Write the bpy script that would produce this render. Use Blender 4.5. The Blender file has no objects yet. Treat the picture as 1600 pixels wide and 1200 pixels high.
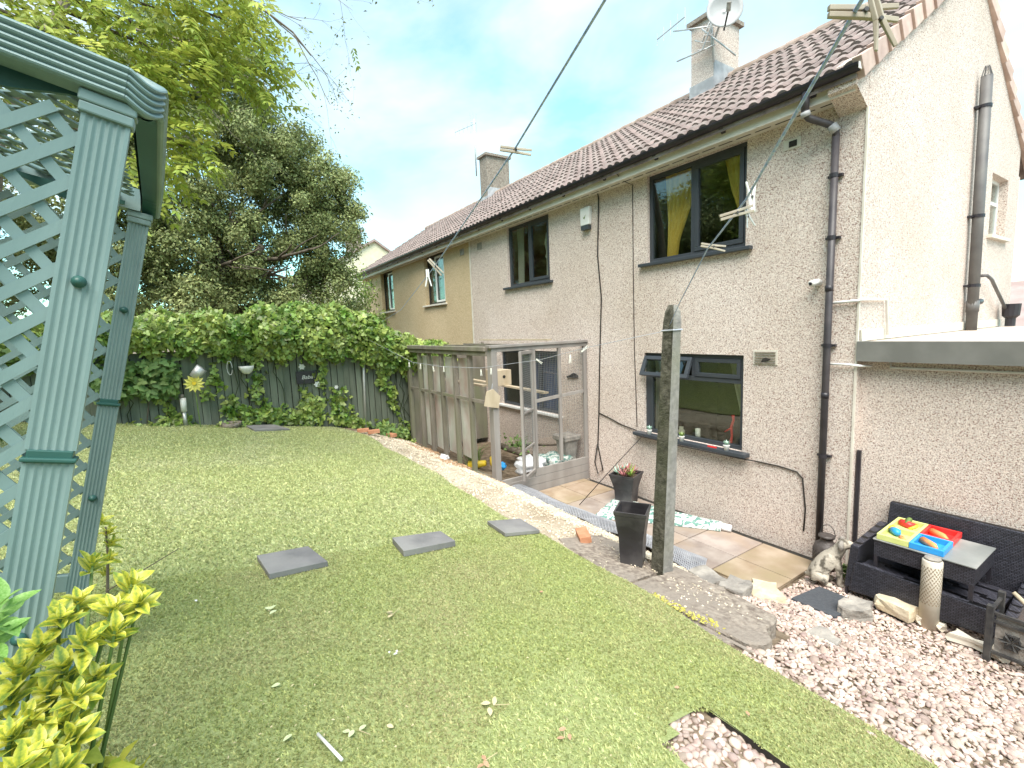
import bpy, bmesh, math, random
import numpy as np
from mathutils import Vector, Matrix

random.seed(7); RNG = np.random.default_rng(7)
R = math.radians
S = bpy.context.scene
COL = S.collection

# ------------------------------------------------------------------ camera
CAM = Vector((0, 0, 2.62))
cd = bpy.data.cameras.new('camera'); cam = bpy.data.objects.new('camera', cd); COL.objects.link(cam)
right = Vector((0.5496674505943225, 0.834481278678435, -0.0388160957895326))
up = Vector((-0.07673636331926241, 0.09670517214980302, 0.9923505631700984))
fwd = Vector((-0.8318516840769588, 0.5424841981244072, -0.11719074401865834))
m = Matrix((right, up, -fwd)).transposed().to_4x4(); m.translation = CAM
cam.matrix_world = m
cd.sensor_width = 36; cd.lens = 734 / 1600 * 36; cd.clip_start = 0.05; cd.clip_end = 600
S.camera = cam

# ------------------------------------------------------------------ light
SUN_EL, SUN_AZ = 59, 128          # azimuth clockwise from +Y: sun stands to the right, a little in front of the house, through thin cloud
W = bpy.data.worlds.new('World'); S.world = W; W.use_nodes = True
nt = W.node_tree; nt.nodes.clear()
def wn(t, **k):
    n = nt.nodes.new(t)
    for a, b in k.items(): setattr(n, a, b)
    return n
out = wn('ShaderNodeOutputWorld'); bg = wn('ShaderNodeBackground'); sky = wn('ShaderNodeTexSky')
sky.sky_type = 'NISHITA'; sky.sun_disc = False; sky.sun_elevation = R(SUN_EL); sky.sun_rotation = R(SUN_AZ)
sky.air_density = 1.0; sky.dust_density = 0.6; sky.ozone_density = 1.0
tc = wn('ShaderNodeTexCoord'); mp = wn('ShaderNodeMapping'); mp.inputs['Scale'].default_value = (1.0, 1.5, 3.2)
mp.inputs['Location'].default_value = (0.3, 0.2, 0.1)
nz = wn('ShaderNodeTexNoise'); nz.inputs['Scale'].default_value = 1.5; nz.inputs['Detail'].default_value = 6; nz.inputs['Roughness'].default_value = 0.52
nz.inputs['Distortion'].default_value = 0.35
cr = wn('ShaderNodeValToRGB'); cr.color_ramp.elements[0].position = 0.40; cr.color_ramp.elements[1].position = 0.70
tint = wn('ShaderNodeMix', data_type='RGBA', blend_type='MULTIPLY'); tint.inputs['Factor'].default_value = 1
tint.inputs['B'].default_value = (.74, 1.22, 1.0, 1)
mx = wn('ShaderNodeMix', data_type='RGBA'); mx.inputs['B'].default_value = (3.7, 3.7, 3.8, 1)
fm = wn('ShaderNodeMath', operation='MULTIPLY'); fm.inputs[1].default_value = 0.72; fm.operation = 'MULTIPLY_ADD'; fm.inputs[2].default_value = 0.12
nt.links.new(tc.outputs['Generated'], mp.inputs['Vector']); nt.links.new(mp.outputs[0], nz.inputs['Vector'])
nt.links.new(nz.outputs['Fac'], cr.inputs['Fac']); nt.links.new(cr.outputs['Color'], fm.inputs[0])
nt.links.new(sky.outputs[0], tint.inputs['A']); nt.links.new(tint.outputs['Result'], mx.inputs['A'])
nt.links.new(fm.outputs[0], mx.inputs['Factor']); nt.links.new(mx.outputs['Result'], bg.inputs['Color'])
bg.inputs['Strength'].default_value = 0.14
nt.links.new(bg.outputs[0], out.inputs[0])
sl = bpy.data.lights.new('sun', 'SUN'); sl.energy = 2.8; sl.angle = R(48); sl.color = (1, .91, .83)
so = bpy.data.objects.new('sun', sl); COL.objects.link(so)
sd = Vector((math.sin(R(SUN_AZ)) * math.cos(R(SUN_EL)), math.cos(R(SUN_AZ)) * math.cos(R(SUN_EL)), math.sin(R(SUN_EL))))
so.rotation_euler = sd.to_track_quat('Z', 'Y').to_euler(); so.location = (8, 2, 12)
S.view_settings.view_transform = 'Standard'; S.view_settings.look = 'None'
S.view_settings.gamma = 1; S.view_settings.exposure = 1.42
S.view_settings.use_curve_mapping = False

# ------------------------------------------------------------------ materials
def mat(name, c1, c2=None, scale=8, rough=0.7, bump=0, bscale=None, detail=4, metal=0, spec=0.4, island=0, lo=.35, hi=.65, c3=None, s3=1.5, objrnd=0, trans=0, stretch=None):
    """noise-mixed principled; island / objrnd: value jitter per loose piece / per object"""
    m = bpy.data.materials.new(name); m.use_nodes = True; t = m.node_tree; b = t.nodes['Principled BSDF']
    L = t.links.new
    b.inputs['Roughness'].default_value = rough; b.inputs['Metallic'].default_value = metal
    b.inputs['Specular IOR Level'].default_value = spec
    tc = t.nodes.new('ShaderNodeTexCoord'); vec = tc.outputs['Object']
    if stretch:
        mp = t.nodes.new('ShaderNodeMapping'); mp.inputs['Scale'].default_value = stretch; L(vec, mp.inputs['Vector']); vec = mp.outputs[0]
    col = None
    if c2 is not None:
        n = t.nodes.new('ShaderNodeTexNoise'); n.inputs['Scale'].default_value = scale; n.inputs['Detail'].default_value = detail
        L(vec, n.inputs['Vector'])
        r = t.nodes.new('ShaderNodeValToRGB'); r.color_ramp.elements[0].position = lo; r.color_ramp.elements[1].position = hi
        r.color_ramp.elements[0].color = (*c1, 1); r.color_ramp.elements[1].color = (*c2, 1)
        L(n.outputs['Fac'], r.inputs['Fac']); col = r.outputs['Color']
    if c3 is not None:
        n = t.nodes.new('ShaderNodeTexNoise'); n.inputs['Scale'].default_value = s3; n.inputs['Detail'].default_value = 5
        L(vec, n.inputs['Vector'])
        r = t.nodes.new('ShaderNodeValToRGB'); r.color_ramp.elements[0].position = .45; r.color_ramp.elements[1].position = .68
        L(n.outputs['Fac'], r.inputs['Fac'])
        x = t.nodes.new('ShaderNodeMix'); x.data_type = 'RGBA'; L(r.outputs['Color'], x.inputs['Factor'])
        if col is None: x.inputs['A'].default_value = (*c1, 1)
        else: L(col, x.inputs['A'])
        x.inputs['B'].default_value = (*c3, 1); col = x.outputs['Result']
    if island or objrnd:
        g = t.nodes.new('ShaderNodeNewGeometry') if island else t.nodes.new('ShaderNodeObjectInfo')
        o = g.outputs['Random Per Island'] if island else g.outputs['Random']
        h = t.nodes.new('ShaderNodeHueSaturation'); a = island or objrnd
        mr = t.nodes.new('ShaderNodeMapRange'); mr.inputs['To Min'].default_value = 1 - a; mr.inputs['To Max'].default_value = 1 + a
        L(o, mr.inputs['Value']); L(mr.outputs[0], h.inputs['Value'])
        m2 = t.nodes.new('ShaderNodeMath'); m2.operation = 'MULTIPLY_ADD'; m2.inputs[1].default_value = .035 if island else .008; m2.inputs[2].default_value = .4825 if island else .496
        w = t.nodes.new('ShaderNodeMath'); w.operation = 'MULTIPLY'; w.inputs[1].default_value = 7.31
        f = t.nodes.new('ShaderNodeMath'); f.operation = 'FRACT'
        L(o, w.inputs[0]); L(w.outputs[0], f.inputs[0]); L(f.outputs[0], m2.inputs[0]); L(m2.outputs[0], h.inputs['Hue'])
        if col is None: h.inputs['Color'].default_value = (*c1, 1)
        else: L(col, h.inputs['Color'])
        col = h.outputs['Color']
    if col is None: b.inputs['Base Color'].default_value = (*c1, 1)
    else: L(col, b.inputs['Base Color'])
    if bump:
        n = t.nodes.new('ShaderNodeTexNoise'); n.inputs['Scale'].default_value = bscale or scale * 4; n.inputs['Detail'].default_value = 5
        L(vec, n.inputs['Vector'])
        p = t.nodes.new('ShaderNodeBump'); p.inputs['Strength'].default_value = 1; p.inputs['Distance'].default_value = bump
        L(n.outputs['Fac'], p.inputs['Height']); L(p.outputs[0], b.inputs['Normal'])
    if trans:
        tr = t.nodes.new('ShaderNodeBsdfTranslucent'); ms = t.nodes.new('ShaderNodeMixShader'); ms.inputs[0].default_value = trans
        if col is None: tr.inputs['Color'].default_value = (*c1, 1)
        else: L(col, tr.inputs['Color'])
        L(b.outputs[0], ms.inputs[1]); L(tr.outputs[0], ms.inputs[2]); L(ms.outputs[0], t.nodes['Material Output'].inputs[0])
    return m

def pebbledash(name, cols, big=(1, 1, 1), dens=1.0, stain=None):
    m = bpy.data.materials.new(name); m.use_nodes = True; t = m.node_tree; b = t.nodes['Principled BSDF']; L = t.links.new
    b.inputs['Roughness'].default_value = .85; b.inputs['Specular IOR Level'].default_value = .25
    tc = t.nodes.new('ShaderNodeTexCoord')
    n1 = t.nodes.new('ShaderNodeTexNoise'); n1.inputs['Scale'].default_value = 52 * dens; n1.inputs['Detail'].default_value = 2.5; n1.inputs['Distortion'].default_value = .8
    v = t.nodes.new('ShaderNodeTexVoronoi'); v.inputs['Scale'].default_value = 75 * dens
    n3 = t.nodes.new('ShaderNodeTexNoise'); n3.inputs['Scale'].default_value = .7; n3.inputs['Detail'].default_value = 6
    for n in (n1, v, n3): L(tc.outputs['Object'], n.inputs['Vector'])
    r = t.nodes.new('ShaderNodeValToRGB'); e = r.color_ramp.elements
    e[0].position = .36; e[0].color = (*cols[0], 1); e[1].position = .60; e[1].color = (*cols[2], 1)
    k = e.new(.47); k.color = (*cols[1], 1)
    L(n1.outputs['Fac'], r.inputs['Fac'])
    x = t.nodes.new('ShaderNodeMix'); x.data_type = 'RGBA'; x.blend_type = 'MULTIPLY'; x.inputs['Factor'].default_value = .38
    bw = t.nodes.new('ShaderNodeRGBToBW'); L(v.outputs['Color'], bw.inputs[0])
    L(r.outputs['Color'], x.inputs['A']); L(bw.outputs[0], x.inputs['B'])
    hs = t.nodes.new('ShaderNodeHueSaturation'); hs.inputs['Saturation'].default_value = 1.0; hs.inputs['Value'].default_value = 1.12; L(x.outputs['Result'], hs.inputs['Color'])
    r3 = t.nodes.new('ShaderNodeValToRGB'); r3.color_ramp.elements[0].position = .3; r3.color_ramp.elements[1].position = .75
    r3.color_ramp.elements[0].color = (*(stain or (.86, .83, .78)), 1); r3.color_ramp.elements[1].color = (1.04, 1.03, 1.02, 1)
    L(n3.outputs['Fac'], r3.inputs['Fac'])
    y = t.nodes.new('ShaderNodeMix'); y.data_type = 'RGBA'; y.blend_type = 'MULTIPLY'; y.inputs['Factor'].default_value = 1
    L(hs.outputs['Color'], y.inputs['A']); L(r3.outputs['Color'], y.inputs['B']); L(y.outputs['Result'], b.inputs['Base Color'])
    p = t.nodes.new('ShaderNodeBump'); p.inputs['Distance'].default_value = .008; p.inputs['Strength'].default_value = .9
    L(n1.outputs['Fac'], p.inputs['Height']); L(p.outputs[0], b.inputs['Normal'])
    return m

M = {}
M['dash'] = pebbledash('pebbledash', ((.30, .19, .165), (.76, .64, .575), (.87, .80, .755)), dens=1.75)
M['buff'] = pebbledash('buff_roughcast', ((.40, .29, .16), (.66, .52, .33), (.77, .64, .44)), dens=1.8)
M['cream'] = mat('cream_render', (.66, .60, .42), (.72, .66, .5), 3, .9, .004, 60)
M['render_edge'] = mat('pale_render_edge', (.70, .66, .58), (.6, .55, .47), 6, .8)
M['tile'] = mat('roof_tile', (.155, .115, .105), (.28, .215, .195), 9, .85, .003, 80, c3=(.30, .26, .235), s3=3, objrnd=.2)
M['verge'] = mat('verge_tile', (.46, .33, .28), (.56, .42, .36), 7, .8, .002, 60, objrnd=.16)
M['ridge'] = mat('ridge_tile', (.27, .19, .15), (.38, .30, .25), 7, .85, .003, 60, objrnd=.12)
M['lead'] = mat('lead', (.33, .33, .34), (.5, .5, .51), 6, .55, .003, 20)
M['gutter'] = mat('black_gutter', (.018, .016, .022), (.035, .03, .036), 5, .35)
M['fascia'] = mat('cream_fascia', (.62, .57, .49), (.70, .66, .58), 3, .6, .001)
M['anthra'] = mat('anthracite_frame', (.045, .052, .062), (.055, .062, .072), 3, .4)
M['brownframe'] = mat('dark_frame', (.03, .025, .022), (.045, .04, .035), 3, .5)
M['whiteframe'] = mat('white_frame', (.7, .7, .68), (.78, .78, .76), 3, .4)
M['grey_paint'] = mat('grey_painted_wood', (.24, .215, .20), (.31, .285, .265), 5, .7, .002, 40, stretch=(1, 1, .25))
M['old_wood'] = mat('weathered_wood', (.155, .135, .11), (.25, .22, .185), 6, .85, .003, 50, c3=(.19, .195, .12), s3=2.5, stretch=(1, 1, .3))
M['raw_wood'] = mat('raw_wood', (.42, .34, .235), (.54, .45, .33), 6, .75, .002, 50, stretch=(1, 1, .2))
M['peg_wood'] = mat('peg_wood', (.46, .41, .33), (.34, .29, .23), 20, .7)
M['fence'] = mat('green_fence_board', (.135, .155, .115), (.19, .21, .16), 5, .8, .003, 60, stretch=(3, 3, .4), objrnd=.18)
M['concrete'] = mat('concrete', (.17, .135, .11), (.37, .315, .26), 26, .92, .012, 60, c3=(.26, .22, .185), s3=3.2, detail=9)
M['post_concrete'] = mat('mossy_concrete', (.21, .195, .18), (.31, .29, .265), 25, .9, .006, 90, c3=(.24, .23, .17), s3=2)
M['moss_shade_face'] = mat('mossy_shaded_concrete', (.045, .042, .03), (.15, .138, .11), 28, .95, .012, 80, c3=(.06, .062, .035), s3=3.5)  # moss and shade together in one dark colour
M['slab'] = mat('paving_slab', (.25, .20, .175), (.365, .31, .275), 4, .8, .002, 60, c3=(.33, .25, .185), s3=1.8, objrnd=.10)
M['slab2'] = mat('rust_paving_slab', (.28, .205, .14), (.385, .305, .23), 4, .8, .002, 60, c3=(.27, .21, .13), s3=2.2, objrnd=.08)
M['slate'] = mat('grey_slab', (.15, .145, .145), (.21, .20, .20), 5, .75, .003, 40, c3=(.25, .24, .23), s3=3, objrnd=.06)
M['brick'] = mat('brick', (.44, .19, .10), (.54, .27, .16), 12, .85, .004, 60)
M['soil'] = mat('soil', (.11, .08, .05), (.26, .2, .14), 9, .95, .02, 30)
M['grit'] = mat('gritty_ground', (.40, .33, .24), (.60, .52, .42), 45, .95, .008, 120, c3=(.33, .26, .18), s3=1.6)
M['pebble'] = mat('pink_pebble', (.39, .29, .245), (.56, .45, .39), 7, .75, .0015, 120, island=.34, spec=.3)
M['pebble2'] = mat('cream_gravel', (.50, .42, .31), (.68, .60, .48), 7, .8, 0, island=.3)
M['black'] = mat('black_plastic', (.022, .02, .026), (.035, .032, .038), 5, .38)
M['blackpot'] = mat('black_glazed_pot', (.02, .018, .02), (.045, .04, .045), 4, .42, .002, 25, spec=.5, c3=(.07, .065, .065), s3=5)
M['rust_black'] = mat('black_iron', (.035, .035, .038), (.09, .085, .08), 14, .6, .002, 60, metal=.2)
M['metal'] = mat('grey_metal', (.5, .5, .5), (.62, .62, .6), 8, .45, metal=.5)
M['dp'] = mat('dark_downpipe', (.045, .04, .045), (.075, .066, .07), 5, .45)
M['white'] = mat('white_plastic', (.72, .71, .68), (.8, .79, .76), 8, .45)
M['greyplastic'] = mat('grey_plastic_pipe', (.105, .10, .10), (.145, .14, .135), 6, .5)
M['arbour'] = mat('sage_plastic', (.15, .225, .222), (.24, .33, .322), 2.5, .42, .0006, 120, stretch=(1, 1, .3), c3=(.155, .215, .21), s3=2.2)
M['arbour_dark'] = mat('bottle_green_and_shade', (.018, .07, .06), (.03, .10, .085), 3, .4)  # dark green fittings, and the shade painted under the top beam
M['darkleaf'] = mat('olive_leaf', (.19, .23, .08), (.34, .38, .16), .9, .6, island=.45, trans=.22, spec=.35)
M['ashleaf'] = mat('lime_leaf', (.31, .39, .07), (.48, .53, .12), .8, .55, island=.3, trans=.4, spec=.3)
M['ivyleaf'] = mat('ivy_leaf', (.14, .25, .035), (.40, .48, .13), 2.6, .42, island=.5, trans=.25, spec=.6)
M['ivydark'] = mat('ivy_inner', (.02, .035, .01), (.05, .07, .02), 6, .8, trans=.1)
M['weed'] = mat('weed_leaf', (.13, .22, .06), (.22, .33, .11), 4, .6, island=.3, trans=.3)
M['hedge'] = mat('hedge_leaf', (.05, .09, .02), (.10, .15, .04), 1.5, .6, island=.4, trans=.2)
M['bark'] = mat('bark', (.09, .07, .05), (.17, .14, .11), 12, .9, .01, 40)
M['twig'] = mat('twig', (.15, .12, .09), (.24, .2, .15), 12, .9)
M['cord'] = mat('blue_cord', (.26, .36, .66), (.50, .56, .74), 90, .6, lo=.4, hi=.65)
M['whitecord'] = mat('white_cord', (.42, .43, .48), None, 8, .6)
M['cable'] = mat('black_cable', (.03, .025, .022), None, 8, .5)
M['wire'] = mat('wire', (.22, .22, .22), None, 8, .5, metal=.4)
M['meshgrey'] = mat('grey_mesh', (.27, .275, .30), (.38, .385, .41), 8, .6)
M['yellow'] = mat('yellow_plastic', (.75, .52, .03), (.8, .6, .06), 8, .4)
M['lime'] = mat('lime_plastic', (.60, .64, .22), (.66, .70, .28), 8, .35)
M['red'] = mat('red_plastic', (.72, .03, .03), (.78, .06, .05), 8, .35)
M['blue'] = mat('blue_plastic', (.02, .28, .68), (.04, .33, .74), 8, .35)
M['orange'] = mat('orange_plastic', (.80, .27, .08), (.85, .34, .13), 8, .4)
M['bag'] = mat('white_bag', (.66, .66, .68), (.8, .8, .82), 8, .5, .02, 15)
M['stone_buff'] = mat('buff_stone', (.52, .42, .28), (.66, .57, .43), 8, .9, .01, 30)
M['stone_grey'] = mat('grey_stone', (.225, .205, .185), (.37, .335, .295), 9, .9, .012, 30)
M['dog'] = mat('weathered_stone', (.11, .095, .075), (.46, .41, .34), 16, .85, .006, 60, lo=.38, hi=.52)
M['lampstone'] = mat('pale_resin', (.58, .52, .42), (.68, .62, .53), 8, .6)
M['lamphole'] = mat('lamp_cutout', (.28, .22, .15), None, 8, .8)
M['glass_top'] = mat('misty_glass_top', (.20, .21, .205), (.27, .28, .27), 3, .3, c3=(.33, .33, .315), s3=5)
M['curtain'] = mat('mustard_curtain', (.85, .60, .10), (.9, .68, .16), 5, .8, trans=.35, stretch=(4, 4, .3))
M['net'] = mat('cream_curtain', (.62, .60, .48), (.7, .68, .55), 5, .8, trans=.4, stretch=(5, 5, .3))
M['bluecurtain'] = mat('blue_curtain', (.05, .08, .2), (.1, .14, .3), 5, .8, stretch=(5, 5, .3))
M['room'] = mat('dim_room', (.10, .09, .08), (.15, .13, .11), 1.5, .9)
M['redroom'] = mat('terracotta_room', (.32, .12, .07), (.42, .18, .10), 1.5, .9)
M['poly'] = mat('mossy_polycarbonate', (.70, .72, .64), (.85, .84, .80), 5, .35, .003, 12, c3=(.60, .48, .43), s3=2.4, trans=.5, stretch=(1, 1, .5))
M['succ1'] = mat('pale_succulent', (.3, .48, .38), (.42, .58, .48), 8, .5)
M['succ2'] = mat('red_succulent', (.38, .13, .14), (.5, .22, .22), 8, .5)
M['dark_gap'] = mat('dark_drain', (.02, .018, .015), (.04, .035, .03), 20, .9)
M['mossyellow'] = mat('yellow_moss', (.42, .37, .06), (.54, .49, .15), 30, .95, .01, 60)
M['palegreen'] = mat('pale_dry_leaf', (.48, .54, .28), (.58, .62, .38), 8, .7)
M['flower'] = mat('yellow_petal', (.82, .74, .12), (.86, .8, .25), 8, .5, trans=.3)
M['farroof'] = mat('far_roof', (.30, .22, .20), (.38, .29, .27), 2, .9)
M['straw'] = mat('straw', (.5, .42, .24), (.62, .52, .33), 6, .8)
M['debris'] = mat('dry_leaf', (.34, .2, .11), (.5, .33, .2), 8, .8, island=.3)
M['candle'] = mat('candle_wax', (.8, .78, .7), None, 8, .5)

def wicker():
    m = mat('black_wicker', (.02, .02, .026), (.04, .04, .05), 6, .35)
    t = m.node_tree; L = t.links.new; b = t.nodes['Principled BSDF']
    tc = t.nodes.new('ShaderNodeTexCoord'); mp = t.nodes.new('ShaderNodeMapping'); mp.inputs['Scale'].default_value = (1, 1, 1.0)
    br = t.nodes.new('ShaderNodeTexBrick'); br.inputs['Scale'].default_value = 24; br.inputs['Mortar Size'].default_value = .045
    br.inputs['Brick Width'].default_value = .75; br.inputs['Row Height'].default_value = .32
    br.inputs['Color1'].default_value = (.060, .060, .078, 1); br.inputs['Color2'].default_value = (.032, .032, .042, 1); br.inputs['Mortar'].default_value = (.003, .003, .004, 1)
    cb = t.nodes.new('ShaderNodeCombineXYZ'); sp = t.nodes.new('ShaderNodeSeparateXYZ'); ad = t.nodes.new('ShaderNodeMath')
    L(tc.outputs['Object'], sp.inputs[0]); L(sp.outputs['X'], ad.inputs[0]); L(sp.outputs['Y'], ad.inputs[1])
    L(ad.outputs[0], cb.inputs['X']); L(sp.outputs['Z'], cb.inputs['Y']); L(cb.outputs[0], br.inputs['Vector'])
    L(br.outputs['Color'], b.inputs['Base Color'])
    p = t.nodes.new('ShaderNodeBump'); p.inputs['Distance'].default_value = .010; L(br.outputs['Fac'], p.inputs['Height']); p.invert = True
    L(p.outputs[0], b.inputs['Normal'])
    return m
M['wicker'] = wicker()

def glass():
    m = bpy.data.materials.new('window_glass'); m.use_nodes = True; t = m.node_tree; t.nodes.clear(); L = t.links.new
    o = t.nodes.new('ShaderNodeOutputMaterial'); g = t.nodes.new('ShaderNodeBsdfGlossy'); g.inputs['Roughness'].default_value = .015
    g.inputs['Color'].default_value = (.8, .84, .82, 1)
    tr = t.nodes.new('ShaderNodeBsdfTransparent'); tr.inputs['Color'].default_value = (.9, .92, .9, 1)
    ge = t.nodes.new('ShaderNodeNewGeometry'); dt = t.nodes.new('ShaderNodeVectorMath'); dt.operation = 'DOT_PRODUCT'
    L(ge.outputs['Incoming'], dt.inputs[0]); L(ge.outputs['Normal'], dt.inputs[1])
    ab = t.nodes.new('ShaderNodeMath'); ab.operation = 'ABSOLUTE'; L(dt.outputs['Value'], ab.inputs[0])
    om = t.nodes.new('ShaderNodeMath'); om.operation = 'SUBTRACT'; om.inputs[0].default_value = 1; L(ab.outputs[0], om.inputs[1])
    f = t.nodes.new('ShaderNodeMath'); f.operation = 'POWER'; f.inputs[1].default_value = 4; L(om.outputs[0], f.inputs[0])
    ma = t.nodes.new('ShaderNodeMath'); ma.operation = 'MULTIPLY_ADD'; ma.inputs[1].default_value = .9; ma.inputs[2].default_value = .075; ma.use_clamp = True
    x = t.nodes.new('ShaderNodeMixShader'); L(f.outputs[0], ma.inputs[0]); L(ma.outputs[0], x.inputs[0]); L(tr.outputs[0], x.inputs[1]); L(g.outputs[0], x.inputs[2]); L(x.outputs[0], o.inputs[0])
    return m
M['glass'] = glass()

def turf(name, a, b, patch=None):
    m = mat(name, a, b, 60, .8, 0, island=.34, trans=.4, c3=patch, s3=1.1)
    return m
M['turf_far'] = turf('turf_far', (.50, .53, .25), (.62, .64, .34), (.58, .59, .34))
M['turf_near'] = turf('turf_near', (.40, .44, .165), (.55, .58, .26), (.53, .50, .27))
M['turf_patch'] = turf('turf_patch', (.52, .57, .26), (.62, .64, .33))
M['turf_base'] = mat('turf_backing', (.26, .30, .11), (.36, .40, .17), 80, .95, .008, 200)

def euonymus():
    m = bpy.data.materials.new('variegated_leaf'); m.use_nodes = True; t = m.node_tree; b = t.nodes['Principled BSDF']; L = t.links.new
    b.inputs['Roughness'].default_value = .4
    tc = t.nodes.new('ShaderNodeTexCoord'); sp = t.nodes.new('ShaderNodeSeparateXYZ'); L(tc.outputs['Object'], sp.inputs[0])
    ab = t.nodes.new('ShaderNodeMath'); ab.operation = 'ABSOLUTE'; L(sp.outputs['X'], ab.inputs[0])
    n = t.nodes.new('ShaderNodeTexNoise'); n.inputs['Scale'].default_value = 9; n.noise_dimensions = '4D'
    oi = t.nodes.new('ShaderNodeObjectInfo'); mu = t.nodes.new('ShaderNodeMath'); mu.operation = 'MULTIPLY'; mu.inputs[1].default_value = 50
    L(oi.outputs['Random'], mu.inputs[0]); L(mu.outputs[0], n.inputs['W']); L(tc.outputs['Object'], n.inputs['Vector'])
    ad = t.nodes.new('ShaderNodeMath'); ad.operation = 'MULTIPLY_ADD'; ad.inputs[1].default_value = .28; L(n.outputs['Fac'], ad.inputs[0]); L(ab.outputs[0], ad.inputs[2])
    ad2 = t.nodes.new('ShaderNodeMath'); ad2.operation = 'MULTIPLY_ADD'; ad2.inputs[1].default_value = .10; L(oi.outputs['Random'], ad2.inputs[0]); L(ad.outputs[0], ad2.inputs[2])
    r = t.nodes.new('ShaderNodeValToRGB'); e = r.color_ramp.elements
    e[0].position = .18; e[0].color = (.20, .30, .05, 1); e[1].position = .33; e[1].color = (.68, .64, .07, 1); k = e.new(.25); k.color = (.42, .46, .06, 1); k = e.new(.46); k.color = (.78, .76, .26, 1)
    L(ad2.outputs[0], r.inputs['Fac']); L(r.outputs['Color'], b.inputs['Base Color'])
    tr = t.nodes.new('ShaderNodeBsdfTranslucent'); L(r.outputs['Color'], tr.inputs['Color']); ms = t.nodes.new('ShaderNodeMixShader'); ms.inputs[0].default_value = .3
    L(b.outputs[0], ms.inputs[1]); L(tr.outputs[0], ms.inputs[2]); L(ms.outputs[0], t.nodes['Material Output'].inputs[0])
    return m
M['euo'] = euonymus()
M['greenleaf'] = mat('glossy_green_leaf', (.16, .33, .06), (.28, .46, .14), 14, .35, trans=.25)

def teal_fabric():
    m = mat('leaf_print_fabric', (.13, .26, .225), (.66, .67, .63), 9, .85, .01, 8, lo=.47, hi=.52)
    n = [x for x in m.node_tree.nodes if x.type == 'TEX_NOISE'][0]; n.inputs['Distortion'].default_value = 2.5
    return m
M['teal'] = teal_fabric()

# ------------------------------------------------------------------ mesh helpers
def link(o, parent=None):
    COL.objects.link(o)
    if parent is not None: o.parent = parent
    return o
def tag(o, label=None, cat=None, group=None, kind=None):
    if label: o['label'] = label
    if cat: o['category'] = cat
    if group: o['group'] = group
    if kind: o['kind'] = kind
    return o
def thing(name, loc, label, cat, group=None, rot=(0, 0, 0)):
    o = bpy.data.objects.new(name, None); o.location = loc; o.rotation_euler = rot; o.empty_display_size = .1
    COL.objects.link(o); return tag(o, label, cat, group)
def copy_tree(o, parent=None):
    c = o.copy(); COL.objects.link(c)
    if parent is not None: c.parent = parent
    for ch in list(o.children): copy_tree(ch, c)
    return c

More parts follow.
